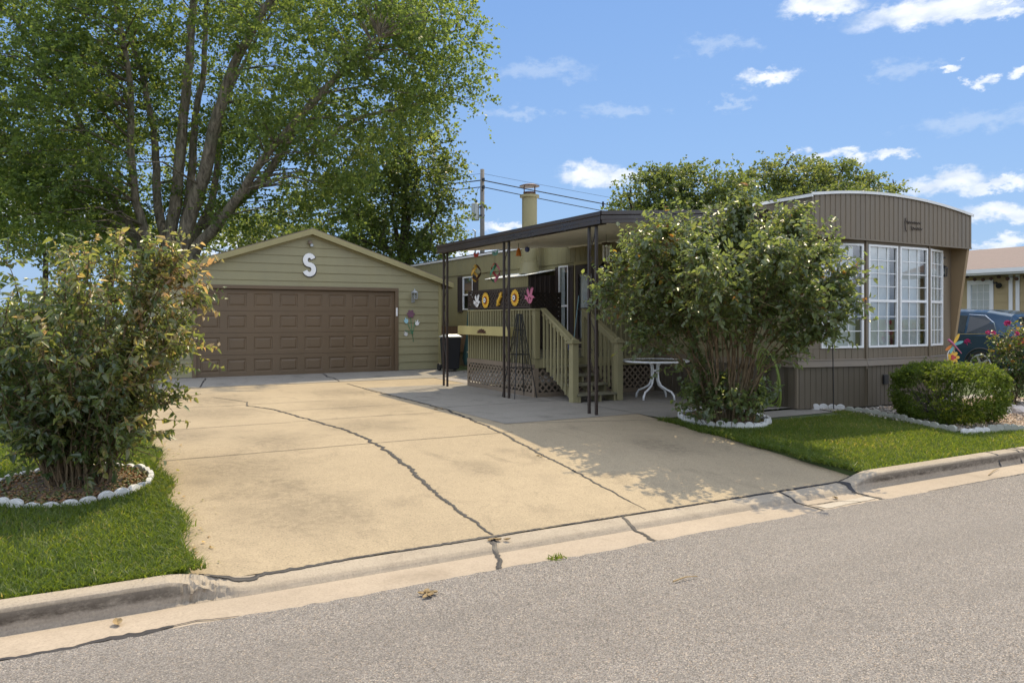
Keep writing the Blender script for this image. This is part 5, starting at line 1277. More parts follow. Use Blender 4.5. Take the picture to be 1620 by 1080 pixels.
pb = at_d(1650, 400, 92); pB = (pb.x, pb.y); upole(pB, 9.6, 'bare utility pole far off beyond the tan house', False)
pc = at_d(-150, 300, 52); pC = (pc.x, pc.y); upole(pC, 9.9, 'utility pole standing behind the big maple tree', False)
def wire(name, a, b, sag, label, clamps=(), r=.018):
    t = thing(name, label, 'wire', ((a[0] + b[0]) / 2, (a[1] + b[1]) / 2, 0), 'overhead wires')
    a, b = Vector(a), Vector(b)
    pt = lambda u: a.lerp(b, u) - Vector((0, 0, 4 * sag * u * (1 - u)))
    m = MB(); m.tube([pt(k / 40) for k in range(41)], r, 5); m.build('cable', MAT['black_metal'], t)
    if clamps:
        c = MB()
        for u in clamps: p = pt(u); c.box(p.x - .05, p.x + .05, p.y - .05, p.y + .05, p.z - .30, p.z + .14)
        c.build('spacer', MAT['black_metal'], t)
for dz, sg, r, nm, cl in ((-.65, 1.15, .035, 'upper', (.12, .33, .6)), (-1.05, 1.35, .028, 'lower', ()), (-.25, .9, .010, 'thin top', ())):
    wire('overhead_wire', (pA[0], pA[1], PH + dz), (pB[0], pB[1], 9.6 + dz), sg, f'{nm} overhead wire running from the transformer pole to beyond the tan house', cl, r)
    wire('overhead_wire', (pC[0], pC[1], 9.9 + dz), (pA[0], pA[1], PH + dz), .8, f'{nm} overhead wire between the transformer pole and the big maple', (), r)
# ================================================================== PLANTS
def unit(v): return v / np.maximum(1e-9, np.linalg.norm(v, axis=1, keepdims=True))
def leaf_mesh(name, mat, P, ax, nrm, L, W, tint, parent, shape='leaf', curl=.0):
    """P base points, ax leaf axis, nrm rough face normal; one folded blade per leaf"""
    n = len(P); ax = unit(ax); side = unit(np.cross(ax, nrm)); up = unit(np.cross(side, ax))
    L = L[:, None]; W = W[:, None]
    if shape == 'kite':
        V = np.stack([P, P + ax * L * .5 + side * W * .5 + up * L * .06, P + ax * L, P + ax * L * .5 - side * W * .5 + up * L * .06], 1)
        F = np.arange(n * 4).reshape(n, 4); V = V.reshape(-1, 3); tt = tint
    else:
        dr = -up * L * curl
        b = P; tip = P + ax * L + dr
        l1 = P + ax * L * .28 + side * W * .5 + up * W * .16; l2 = P + ax * L * .66 + side * W * .36 + up * W * .10 + dr * .45
        r1 = P + ax * L * .28 - side * W * .5 + up * W * .16; r2 = P + ax * L * .66 - side * W * .36 + up * W * .10 + dr * .45
        V = np.stack([b, l1, l2, tip, r2, r1], 1).reshape(-1, 3)
        i = np.arange(n)[:, None] * 6
        F = np.concatenate([i + np.array([[0, 3, 2, 1]]), i + np.array([[0, 5, 4, 3]])], 1).reshape(-1, 4); tt = np.repeat(tint, 2)
    return np_mesh(name, V, F, mat, parent, tt)
def rand_dirs(n, up=0.0):
    v = rng.normal(0, 1, (n, 3)); v[:, 2] += up; return unit(v)
def shoots_to_leaves(S, D, Ls, per, lsize, droop, tint_sh, tjit=.12, wr=.6, out=.9, lift=.0):
    """shoots: starts S, directions D, lengths; leaves alternate along each; returns arrays"""
    n = len(S); k = np.tile(np.arange(per), n); sh = np.repeat(np.arange(n), per)
    u = (k + rng.uniform(.1, .9, n * per)) / per
    d = D[sh]; P = S[sh] + d * (Ls[sh] * u)[:, None]
    P[:, 2] -= droop * (Ls[sh] * u) ** 2
    sd_ = unit(np.cross(d, rand_dirs(len(sh)))); ax = sd_ * out + d * .55; ax[:, 2] += lift - .25
    nrm = rand_dirs(len(sh), 1.6)
    L = lsize * rng.uniform(.6, 1.25, len(sh)); W = L * wr * rng.uniform(.8, 1.15, len(sh))
    t = np.clip(tint_sh[sh] + rng.normal(0, tjit, len(sh)), 0, 1)
    return P, ax, nrm, L, W, t
def limb(mb, pts, r0, r1, n=8, sub=4, wob=.03):
    P = [Vector(p) for p in pts]; out = []
    for i in range(len(P) - 1):
        a = P[max(i - 1, 0)]; b = P[i]; c = P[i + 1]; d = P[min(i + 2, len(P) - 1)]
        for k in range(sub):
            t = k / sub
            q = .5 * ((2 * b) + (c - a) * t + (2 * a - 5 * b + 4 * c - d) * t * t + (3 * b - a - 3 * c + d) * t ** 3)
            out.append(q + Vector((random.uniform(-1, 1), random.uniform(-1, 1), 0)) * wob * (1 if (i or k) else 0))
    out.append(P[-1]); m = len(out)
    rad = [(r0 + (r1 - r0) * (i / (m - 1)) ** .8) * random.uniform(.95, 1.05) for i in range(m)]
    mb.tube(out, rad, n); return out, rad

# ---- big maple behind the garage
mx, my = at_d(282, 400, 27.5).x, at_d(282, 400, 27.5).y
maple = thing('maple_tree', 'huge multi-stemmed maple tree spreading over the garage roof', 'tree', (mx, my, 0))
tk = MB(); nodes = []
base = Vector((mx, my, 0))
STEMS = [
    ([(268, 400), (276, 330), (285, 250), (297, 120), (305, 20), (312, -80), (318, -170)], 0, .31, .09),
    ([(290, 400), (305, 330), (322, 280), (338, 205), (364, 122), (376, 90), (410, 30), (450, -40), (470, -120)], -1.0, .34, .09),
    ([(290, 380), (303, 280), (308, 190), (322, 110), (326, 0), (332, -110)], .9, .22, .06),
    ([(304, 405), (345, 355), (385, 300), (408, 262), (470, 190), (545, 110), (600, 60)], -1.6, .29, .06),
    ([(262, 390), (250, 330), (246, 250), (240, 190), (222, 110), (200, 30), (190, -60)], 1.4, .24, .06),
    ([(240, 395), (215, 320), (207, 220), (205, 130), (195, 60), (170, -40)], -.8, .22, .06),
    ([(225, 395), (180, 320), (150, 250), (115, 170), (85, 120), (30, 40), (-40, -20)], .5, .20, .05),
    ([(300, 395), (335, 320), (347, 235), (352, 180), (380, 110), (430, 20)], 2.2, .21, .05),
    ([(215, 395), (140, 330), (80, 280), (0, 220), (-80, 190)], 1.8, .17, .045),
    ([(320, 360), (420, 280), (490, 165), (560, 105), (650, 60), (720, 50)], 1.2, .20, .04),
    ([(490, 240), (560, 190), (640, 170), (700, 150)], .6, .12, .03),
]
for (pl_, dd, r0, r1) in STEMS:
    P = []
    for i, (px, py) in enumerate(pl_):
        f = i / (len(pl_) - 1); P.append(at_d(px, py, 27.5 + dd * f * 1.8 + (dd * .25)))
    if pl_[0][1] >= 380: P = [base + (P[0] - base) * .55 * Vector((1, 1, 0)).length / 1.414 if False else Vector((base.x * .4 + P[0].x * .6, base.y * .4 + P[0].y * .6, .0)), Vector((P[0].x, P[0].y, 1.6)).lerp(P[0], .0)] + P
    o_, r_ = limb(tk, P, r0, r1, 10, 4, .03)
    nodes += [(q, rr) for q, rr in zip(o_, r_) if q.z > 4.2]
tk.lathe((base.x, base.y, -.1), [(1.05, 0), (.8, .3), (.65, .8), (.3, 1.2)], 14)
ell = [(150, 200, 27.5, 5.5, 3.4), (330, 60, 28, 5.2, 4.0), (520, 130, 27, 4.4, 3.0), (610, 60, 26.5, 3.6, 2.4), (420, 230, 26, 4.0, 2.2), (60, 90, 28, 5.5, 3.8), (200, 320, 26.5, 4.4, 1.7),
       (330, -150, 28, 7.0, 4.0), (70, -120, 28, 6.0, 3.5), (560, -90, 27, 5.0, 3.2), (-120, 150, 28, 5, 4), (470, 320, 29, 3.2, 1.5), (700, 20, 26.5, 1.9, 1.6), (685, 110, 26.2, 1.7, 1.2), (720, 140, 26.0, 1.0, .8), (60, 310, 28, 4.0, 1.8), (740, 60, 26.2, 1.1, 1.1), (640, 190, 26.5, 1.2, .8)]
def crown_clusters(ell, dens, minz=2.6, shell=.68):
    C = []
    for (px, py, d, rh, rv) in ell:
        c = at_d(px, py, d); n = int(dens * rh * rh * rv * 4.19)
        v = rand_dirs(n) * (shell + (1 - shell) * rng.uniform(0, 1, (n, 1)) ** .5)
        q = np.array(c) + v * np.array([rh, rh * .95, rv]); C.append(q[q[:, 2] > minz])
    return np.concatenate(C)
def twigs(mb, clusters, nodes, r=.022, frac=1.0, maxd=6):
    NP = np.array([tuple(n[0]) for n in nodes])
    for c in clusters:
        if random.random() > frac: continue
        dv = NP - c; dist = np.sqrt((dv ** 2).sum(1)) + np.maximum(0, NP[:, 2] - c[2]) * 1.2
        i = int(np.argmin(dist)); 
        if dist[i] > maxd: continue
        a, b = Vector(NP[i]), Vector(c); mid = a.lerp(b, .5) + Vector((random.uniform(-.2, .2), random.uniform(-.2, .2), (b - a).length * .10))
        rr = min(nodes[i][1] * .6, r * (1 + (b - a).length * .5)); mb.tube([a, mid, b], [rr, rr * .6, rr * .25], 5, False)
def tree_crown(parent, mat, clusters, spread, per_sh, nsh, lsize, droop, shape='kite', wr=.85, shl=(.5, 1.0), tint_mean=.42):
    n = len(clusters)
    S = np.repeat(clusters, nsh, 0) + rng.normal(0, spread, (n * nsh, 3)) * np.array([1, 1, .6])
    D = rand_dirs(n * nsh, -.1); D[:, 2] *= .55; D = unit(D)
    Ls = rng.uniform(shl[0], shl[1], n * nsh)
    ct = np.clip(rng.normal(tint_mean, .16, n), 0, 1)
    P, ax, nr, L, W, t = shoots_to_leaves(S, D, Ls, per_sh, lsize, droop, np.repeat(ct, nsh), .13, wr)
    return leaf_mesh('crown', mat, P, ax, nr, L, W, t, parent, shape)
cl = np.concatenate([crown_clusters(ell[:7], 1.15), crown_clusters(ell[7:11], .45), crown_clusters(ell[11:], 1.15)])
# keep gaps: thin the clusters with a coarse random field
def thin(c, cell, keep):
    key = np.floor(c / cell + np.array([.3, .1, .7])).astype(int); h = (key[:, 0] * 73856093 ^ key[:, 1] * 19349663 ^ key[:, 2] * 83492791) % 1000 / 1000.
    return c[(h < keep) | (rng.uniform(0, 1, len(c)) < .18)]
cl = thin(cl, np.array([1.5, 1.5, 1.1]), .66)
def to_px(c):
    d = c[:, 0] * SN + c[:, 1] * CS; r = c[:, 0] * CS - c[:, 1] * SN
    return 810 + FPX * r / d, HOR - FPX * (c[:, 2] - CAMH) / d, d
cpx, cpy, cd = to_px(cl); keep_ = np.ones(len(cl), bool)
for (pl_, dd, r0, r1) in STEMS[:3] + STEMS[4:6]:        # the leaves thin out in front of the lower limbs
    a_ = np.array(pl_, float); ys = a_[::-1, 1]; xs0 = a_[::-1, 0]
    near = (np.abs(cpx - np.interp(cpy, ys, xs0)) < 26) & (cpy > 40) & (cd < 28.6) & (rng.uniform(0, 1, len(cl)) < .85)
    keep_ &= ~near
cl = cl[keep_]
tree_crown(maple, MAT['maple'], cl, .30, 13, 8, .122, .35)
twigs(tk, cl, nodes, .016, .32, 4); tk.build('trunk', MAT['bark'], maple, smooth=True)

def simple_tree(name, label, px, d, ell, mat, barkm, trunk_r, dens, lsize, group=None, keep=.7, per=12, nsh=7, spread=.3, stems=3, tint=.42, ztop=None, cell=1.3):
    b = at_d(px, 400, d); t = thing(name, label, 'tree', (b.x, b.y, 0), group)
    tk = MB(); nodes = []; cc = [at_d(e[0], e[1], e[2]) for e in ell]
    zt = max(c.z for c in cc); base = Vector((b.x, b.y, -.1))
    trunk_top = Vector((b.x + random.uniform(-.3, .3), b.y + random.uniform(-.3, .3), min(c.z for c in cc) * .75))
    o_, r_ = limb(tk, [base, base.lerp(trunk_top, .5), trunk_top], trunk_r, trunk_r * .75, 9); nodes += list(zip(o_, r_))[-2:]
    for c in cc:
        o_, r_ = limb(tk, [trunk_top, trunk_top.lerp(c, .5) + Vector((0, 0, .3)), c, c + Vector((random.uniform(-.5, .5), random.uniform(-.5, .5), 1.2))], trunk_r * .6, trunk_r * .12, 7); nodes += list(zip(o_, r_))
    cl = thin(crown_clusters(ell, dens, .9), np.array([cell, cell, cell * .8]), keep)
    twigs(tk, cl, nodes, .018, .4, 5)
    tk.build('trunk', barkm, t, smooth=True)
    tree_crown(t, mat, cl, spread, per, nsh, lsize, .3, tint_mean=tint); return t
simple_tree('shade_tree', 'dark dense tree with drooping crown between the garage and the utility pole', 640, 33,
            [(640, 250, 33, 2.2, 2.2), (620, 330, 33, 2.8, 2.0), (690, 340, 33, 1.5, 1.6), (660, 270, 33, 2.0, 1.7), (600, 390, 32.5, 2.6, 1.2), (680, 390, 32.5, 1.5, .8), (650, 200, 33.5, 1.3, 1.3), (560, 330, 33.5, 1.8, 1.6)], MAT['ash'], MAT['bark_dark'], .24, 1.5, .15, keep=.72, tint=.38)
simple_tree('shade_tree', 'broad leafy tree showing above the carport roof left of the visor', 1080, 42,
            [(1030, 310, 42, 1.9, 1.3), (1080, 305, 42, 2.0, 1.6), (1130, 300, 42, 2.0, 1.6), (1080, 360, 42, 3.6, 1.6), (1000, 330, 42, 1.1, .8), (1165, 310, 42.5, 1.3, 1.0)], MAT['far_leaf'], MAT['bark_dark'], .22, 2.3, .17, keep=.92, tint=.40)
simple_tree('shade_tree', 'wide pale green tree standing behind the taupe visor', 1290, 50,
            [(1210, 300, 50, 2.0, 1.7), (1265, 290, 50, 2.2, 1.8), (1320, 292, 50, 2.2, 1.6), (1370, 305, 50, 1.9, 1.1), (1290, 350, 50, 6.0, 2.0), (1410, 312, 50, 1.5, .7), (1240, 275, 50, 1.2, 1.2)], MAT['far_leaf'], MAT['bark_dark'], .25, 1.9, .18, keep=.92, tint=.55)
BG = [(-60, 42, [(-60, 320, 42, 3.6, 3.0), (-60, 230, 42, 2.6, 2.2)], 'pale leafy tree at the far left beyond the browning bush'), (70, 48, [(60, 330, 48, 3.4, 3.0), (100, 370, 48, 3.2, 2.2), (50, 270, 48, 2.4, 2.0)], 'leafy tree behind the big maple above the browning bush'),
      (170, 46, [(170, 370, 46, 3.4, 2.2), (210, 390, 46, 3.0, 1.6)], 'low leafy tree behind the maple trunks'), (470, 44, [(440, 350, 44, 2.8, 2.2), (520, 340, 44, 3.0, 2.4), (470, 390, 44, 4.5, 1.6)], 'leafy tree directly behind the garage ridge'),
      (390, 48, [(370, 370, 48, 3.0, 2.0), (330, 390, 48, 2.6, 1.6)], 'low leafy tree right of the maple trunks behind the garage roof')]
for (px, d, e, lab) in BG: simple_tree('background_tree', lab, px, d, e, MAT['far_leaf'], MAT['bark_dark'], .2, .75, .20, 'trees beyond the garage', .62, 10, 6, .4, tint=.62)

# far-off wood along the horizon
n = 900; an = rng.uniform(-1.25, 1.35, n); rr_ = rng.uniform(105, 135, n); cl = np.stack([rr_ * np.sin(an), rr_ * np.cos(an), rng.uniform(.6, 1, n) ** .8 * (4.2 + 1.6 * np.sin(an * 17) + 1.1 * np.sin(an * 41))], 1)
S = np.repeat(cl, 6, 0) + rng.normal(0, 1.1, (n * 6, 3)) * np.array([1.4, 1.4, 1.0]); S[:, 2] = np.abs(S[:, 2]); D = rand_dirs(len(S))
P, ax, nr, L, W, tt = shoots_to_leaves(S, D, rng.uniform(.8, 2.0, len(S)), 7, .62, .1, np.clip(rng.normal(.4, .2, len(S)), 0, 1), .12, .8)
leaf_mesh('distant_woods', MAT['far_leaf'], P, ax, nr, L, W, tt, None, 'kite')['kind'] = 'stuff'
# ---- shrubs with many stems
def shrub(name, label, bx, by, bz, ell, mat, barkm, nst, nsh, per, lsize, base_r, stem_r, tint_fn, shl=(.25, .5), skirt=None, wr=.72, curl=.25, out=.9, inner=.35, lower=.5):
    t = thing(name, label, 'bush', (bx, by, bz)); mb = MB(); tips = []; allnodes = []
    cent = [np.array(c) for c in ell]
    for k in range(nst):
        c = cent[k % len(cent)]; a = random.uniform(0, 2 * math.pi); r_ = base_r * math.sqrt(random.random())
        b = Vector((bx + r_ * math.cos(a), by + r_ * math.sin(a), bz - .03))
        v = rand_dirs(1, .35)[0] * random.uniform(.3, .8); tip = Vector((c[0] + v[0] * c[3], c[1] + v[1] * c[3], c[2] + v[2] * c[4]))
        mid = b.lerp(tip, .45); mid.x = b.x + (mid.x - b.x) * .8; mid.y = b.y + (mid.y - b.y) * .8; mid.z += .12
        o_, rr = limb(mb, [b, b.lerp(mid, .5) + Vector((0, 0, .08)), mid, mid.lerp(tip, .55), tip], stem_r * random.uniform(.6, 1.25), stem_r * .22, 6, 3, .012)
        allnodes += list(zip(o_, rr))[4:]
    S = []; 
    tot = sum(c[3] ** 2 * c[4] for c in ell)
    for c in ell:
        n = int(nsh * c[3] ** 2 * c[4] / tot); v = rand_dirs(n) * (inner + (1 - inner) * rng.uniform(0, 1, (n, 1)) ** .42); S.append(np.array(c[:3]) + v * np.array([c[3], c[3], c[4]]))
    S = np.concatenate(S); S = S[S[:, 2] > bz + lower * .2]
    ctr = np.average(np.array([c[:3] for c in ell]), axis=0)
    D = unit(S - ctr) * .7 + rand_dirs(len(S), .55); D = unit(D); Ls = rng.uniform(shl[0], shl[1], len(S))
    P, ax, nr, L, W, tt = shoots_to_leaves(S - D * Ls[:, None] * .5, D, Ls, per, lsize, .25, tint_fn(S), .12, wr, out)
    leaf_mesh('leaves', mat, P, ax, nr, L, W, tt, t, 'leaf', curl)
    NP = np.array([tuple(q[0]) for q in allnodes])
    for s, d, l in zip(S, D, Ls):
        a0 = Vector(s - d * l * .5); a1 = Vector(s + d * l * .5)
        if random.random() < .8: mb.tube([a0, a1], [.004, .002], 4, False)
        if random.random() < .35:
            i = int(np.argmin(((NP - s) ** 2).sum(1))); mb.tube([Vector(NP[i]), a0], [min(.009, allnodes[i][1] * .7), .004], 4, False)
    mb.build('stems', barkm, t, smooth=True); return t
# right-hand lilac and the browning bush: stems fan out of one foot and carry side shoots
def E(px, py, d, rh, rv): p = at_d(px, py, d); return (p.x, p.y, p.z, rh, rv)
def fan_shrub(name, label, base, ctr, rad, zmin, nst, per_stem, per, lsize, base_r, stem_r, mat, barkm, s0, tint_fn, shl, curl, wr, rmin=.5, bias=0.0, droop=.25, extra=()):
    bx, by, bz = base; t = thing(name, label, 'bush', (bx, by, bz)); mb = MB(); S = []; D = []; Ls = []
    dirs = []
    while len(dirs) < nst:
        v = rand_dirs(1, bias)[0]
        if v[2] > zmin and all((v @ q) < .985 for q in dirs[-40:]): dirs.append(v)
    tips = [np.array(ctr) + v * np.array(rad) * (rmin + (1 - rmin) * random.random() ** .5) * random.choice((.86, .95, 1, 1, 1.05)) for v in dirs] + [np.array(e) for e in extra]
    for tip in tips:
        a = math.atan2(tip[1] - by, tip[0] - bx) + random.uniform(-.7, .7); r_ = base_r * math.sqrt(random.random())
        b = Vector((bx + r_ * math.cos(a), by + r_ * math.sin(a), bz - .03)); T = Vector(tip)
        m1 = b.lerp(T, .40); m1.z += .10 * (T - b).length; m1.x = b.x + (m1.x - b.x) * .80; m1.y = b.y + (m1.y - b.y) * .80
        o_, rr = limb(mb, [b, b.lerp(m1, .5) + Vector((0, 0, .06)), m1, m1.lerp(T, .55) + Vector((0, 0, .05)), T], stem_r * random.uniform(.55, 1.3), .003, 6, 4, .014)
        n = len(o_); n_sh = int(per_stem * (T - b).length * random.uniform(.6, 1.3))
        for k in range(n_sh):
            u = s0 + (1 - s0) * random.random() ** .75; i = min(n - 2, int(u * (n - 1))); p = o_[i].lerp(o_[i + 1], u * (n - 1) - i)
            tan = (o_[min(i + 2, n - 1)] - o_[i]).normalized(); rd = Vector(rand_dirs(1, .2)[0]); d = (tan * .75 + rd + Vector((0, 0, .12))).normalized()
            l = random.uniform(*shl) * (1.15 - .45 * abs(u - .75)); S.append(p); D.append(d); Ls.append(l)
            e = p + d * l; e.z -= droop * l * l; mb.tube([p, p.lerp(e, .5) + Vector((0, 0, droop * l * l * .25)), e], [.0045, .0035, .0015], 4, False)
        S.append(o_[-2]); D.append((o_[-1] - o_[-3]).normalized()); Ls.append(.22)
    S = np.array([tuple(q) for q in S]); D = np.array([tuple(q) for q in D]); Ls = np.array(Ls)
    P, ax, nr, L, W, tt = shoots_to_leaves(S, D, Ls, per, lsize, droop, tint_fn(S), .13, wr, .85)
    L *= rng.choice([.6, .85, 1, 1.15, 1.3], len(L)); W *= rng.choice([.75, .9, 1, 1.1], len(W))
    print(name, 'shoots', len(S), 'leaves', len(P))
    leaf_mesh('leaves', mat, P, ax, nr, L, W, tt, t, 'leaf', curl); mb.build('stems', barkm, t, smooth=True); return t
lx, ly = 8.12, 8.18; lz = z_lawn(8.18)
hot = np.array(at_d(1050, 405, 10.3))
tl = lambda S: np.clip(rng.normal(.46, .16, len(S)) + .40 * np.exp(-(((S - hot) / .26) ** 2).sum(1)), 0, 1)
cc = at_d(1158, 455, 10.45)
fan_shrub('lilac_bush', 'tall glossy green bush with many bare stems beside the patio', (lx, ly, lz), (cc.x, cc.y, 1.78), (1.72, 1.74, 1.20), -.24, 46, 17.5, 12, .074, .28, .018, MAT['lilac'], MAT['stem'], .56, tl, (.22, .50), .3, .70, .58, .25,
          extra=[tuple(at_d(*q)) for q in ((955, 455, 10.6), (965, 470, 10.5), (1340, 470, 9.5), (1335, 500, 9.4), (1312, 530, 9.5), (990, 410, 10.6), (1005, 530, 10.5), (1080, 350, 10.5), (1175, 336, 10.3), (1255, 345, 10.0), (1300, 400, 9.8), (1330, 440, 9.6))])
# low leaves round its foot
def low_leaves(name, label, cx, cy, cz, ell, mat, n, per, lsize, tmean):
    t = thing(name, label, 'ground plant', (cx, cy, cz)); S = []
    for c in ell:
        m_ = int(n / len(ell)); v = rand_dirs(m_) * rng.uniform(.2, 1, (m_, 1)) ** .5; S.append(np.array(c[:3]) + v * np.array([c[3], c[3], c[4]]))
    S = np.concatenate(S); S = S[S[:, 2] > cz + .03]; D = rand_dirs(len(S), .6); Ls = rng.uniform(.12, .3, len(S))
    P, ax, nr, L, W, tt = shoots_to_leaves(S, D, Ls, per, lsize, .2, np.clip(rng.normal(tmean, .15, len(S)), 0, 1), .1, .85)
    leaf_mesh('leaves', mat, P, ax, nr, L, W, tt, t, 'leaf', .2)
    mb = MB()
    for s, d, l in zip(S[::3], D[::3], Ls[::3]): mb.tube([Vector((cx + (s[0] - cx) * .6, cy + (s[1] - cy) * .6, cz)), Vector(s), Vector(s + d * l)], [.005, .004, .002], 4, False)
    mb.build('stems', MAT['stem'], t); return t
low_leaves('climber', 'low leafy suckers covering the foot of the tall green bush', lx, ly, lz, [E(1110, 600, 10.9, .30, .42), E(1105, 640, 10.8, .30, .22), E(1160, 640, 10.6, .40, .20), E(1200, 630, 10.9, .22, .30), E(1130, 610, 11.0, .3, .3)], MAT['lilac'], 240, 7, .072, .45)
# left browning bush
bx_, by_ = -.10, 8.05; bz_ = z_lawn(by_)
def tl2(S):
    r = (S - np.array([bx_, by_, 1.2])); right = (r[:, 0] * CS - r[:, 1] * SN)
    return np.clip(rng.normal(.32, .20, len(S)) + .18 * np.clip(right, -1, 1.3) + .12 * np.clip(S[:, 2] - 1.0, -1, 1), 0, 1)
cb_ = at_d(112, 520, 7.0)
fan_shrub('browning_bush', 'wide bush with yellow and brown curling leaves at the driveway edge', (bx_, by_, bz_), (cb_.x, cb_.y, 1.12), (1.08, 1.12, .96), -.72, 92, 12, 11, .057, .26, .011, MAT['lilac_dry'], MAT['stem'], .20, tl2, (.16, .40), .6, .70, .5, .1,
          extra=[tuple(at_d(*q)) for q in ((312, 478, 7.2), (304, 460, 7.3), (290, 520, 7.2), (272, 545, 7.1), (268, 630, 7.0), (240, 690, 6.9), (255, 398, 7.0), (282, 412, 7.0), (298, 436, 7.1), (268, 418, 7.2), (240, 392, 7.0), (225, 402, 6.9), (100, 392, 7.0), (190, 388, 7.0), (270, 405, 7.1), (10, 415, 7.0), (200, 700, 6.7), (60, 715, 6.6), (130, 722, 6.6))])
# dry seed-head sprays on the right of it
# ---- clipped hedge
hx0, hy0 = 11.55, 6.95; hz0 = z_lawn(hy0)
t = thing('clipped_shrub', 'rounded clipped green shrub in the gravel bed before the bay window', 'shrub', (hx0, hy0, hz0))
n = 4200
v = rand_dirs(n); v = np.sign(v) * np.abs(v) ** .62; v /= np.maximum(1, np.abs(v).max(1, keepdims=True)); sc = (.70 + .30 * rng.uniform(0, 1, (n, 1)) ** .35)
lump = 1 + .03 * np.sin(v[:, :1] * 7 + 1) * np.cos(v[:, 1:2] * 6) + .03 * np.sin(v[:, 2:] * 9 + v[:, :1] * 5)
S = np.array([hx0, hy0, hz0 + .46]) + v * sc * lump * np.array([.72, .68, .42]); S = S[S[:, 2] > hz0 + .04]
D = unit(unit(S - np.array([hx0, hy0, hz0 + .3])) * .9 + rand_dirs(len(S), .5)); Ls = rng.uniform(.05, .11, len(S))
P, ax, nr, L, W, tt = shoots_to_leaves(S, D, Ls, 12, .034, .0, np.clip(rng.normal(.45, .17, len(S)), 0, 1), .12, .5, .7)
leaf_mesh('leaves', MAT['hedge'], P, ax, nr, L, W, tt, t, 'kite')
mb = MB()
for k in range(60): q = S[rng.integers(len(S))]; mb.tube([Vector((hx0 + random.uniform(-.25, .25), hy0 + random.uniform(-.25, .25), hz0)), Vector((hx0 * .5 + q[0] * .5, hy0 * .5 + q[1] * .5, hz0 + .2)), Vector(q)], [.014, .009, .003], 5, False)
mb.build('stems', MAT['bark_dark'], t)
# ---- rose bush
rx0, ry0 = 14.1, 7.35; rz0 = z_lawn(ry0)
RB = [E(1608, 575, 13.3, .52, .42), E(1590, 540, 13.3, .32, .24), E(1630, 530, 13.3, .3, .22), E(1640, 560, 13.2, .6, .5), E(1600, 615, 13.2, .42, .3), E(1560, 565, 13.2, .2, .16)]
rb = shrub('rose_bush', 'flowering rose bush with reddish leaf tips beside the clipped shrub', rx0, ry0, rz0, RB, MAT['rose'], MAT['stem'], 14, 430, 9, .058, .15, .012, lambda S: np.clip(.30 + .38 * np.clip((S[:, 2] - .75) / .6, -.5, 1) + rng.normal(0, .16, len(S)), 0, 1), (.15, .35))
fl_ = [(1531, 541, 1.1), (1595, 512, 1.25), (1563, 526, .7), (1572, 527, .7), (1628, 530, 1.2), (1609, 528, .8), (1645, 545, 1.0)]
for (px, py, s) in fl_:
    c = np.array(at_d(px, py, 12.9)); n = 22; D = rand_dirs(n, .6); P = np.repeat(c[None], n, 0) + D * .012
    leaf_mesh('flower', MAT['petal'], P, D, rand_dirs(n), np.full(n, .045 * s), np.full(n, .05 * s), rng.uniform(0, 1, n), rb, 'leaf', .3)
# flower stalks for the two tall blooms
# ================================================================== BEDS, EDGING, LAWN
def scallop_block(name, mat):
    m = MB(); q = []; Wd = .27
    q = [(-Wd / 2, -.03), (Wd / 2, -.03), (Wd / 2, .055)]
    for k in range(9): a = math.pi * k / 8; q.append((Wd / 4 + Wd / 4 * math.cos(a), .06 + .042 * math.sin(a)))
    for k in range(1, 9): a = math.pi * k / 8; q.append((-Wd / 4 + Wd / 4 * math.cos(a), .06 + .042 * math.sin(a)))
    q.append((-Wd / 2, .055))
    qq = []
    for p in q:
        if not qq or abs(p[0] - qq[-1][0]) + abs(p[1] - qq[-1][1]) > 1e-4: qq.append(p)
    m.prism([(a, -.022, b) for a, b in qq], (0, .044, 0))
    return m
proto = {}
def edge_block(x, y, z, rot, mat, label, group, s=1.0):
    if mat not in proto:
        o = scallop_block('e', mat).build('edging_stone', MAT[mat], None, bevel=.006); proto[mat] = o
    else: o = copy_of(proto[mat])
    o.location = (x, y, z); o.rotation_euler = (random.uniform(-.14, .14), random.uniform(-.09, .09), rot + random.uniform(-.08, .08)); o.scale = (s, 1, s * random.uniform(.8, 1.15))
    tag(o, label, 'edging stone', group); return o
def ring(cx, cy, r, n, a0, a1, zf, mat, label, group, sq=1.0, dz=0):
    for k in range(n):
        a = a0 + (a1 - a0) * (k + .5) / n; x, y = cx + r * math.cos(a), cy + r * sq * math.sin(a)
        edge_block(x, y, zf(y) + dz, a + math.pi / 2 + random.uniform(-.05, .05), mat, label, group, 1.0)
rc = ground_at(1152, 668, z_lawn)
ring(rc[0] + .02, rc[1] + .12, .64, 15, 0, 2 * math.pi, z_lawn, 'edging', 'white scalloped edging block in the ring round the tall green bush', 'white edging round the tall bush')
lc = (bx_ - .06, by_ - .0)
ring(lc[0], lc[1], .66, 15, 0, 2 * math.pi, z_lawn, 'edging', 'white scalloped edging block in the ring round the browning bush', 'white edging round the browning bush', 1.0, -.035)
path_px = [(1296, 649), (1325, 650), (1352, 653), (1380, 657), (1408, 662), (1440, 670), (1475, 678), (1505, 684), (1530, 687), (1560, 685), (1590, 683), (1625, 681), (1665, 679)]
PE = [Vector(ground_at(x, y, z_lawn)) for x, y in path_px]
dist = 0; pos = []
for a, b in zip(PE[:-1], PE[1:]):
    l = (b - a).length; u = dist
    while u < l: p = a.lerp(b, u / l); pos.append((p, math.atan2(b.y - a.y, b.x - a.x))); u += .275
    dist = u - l
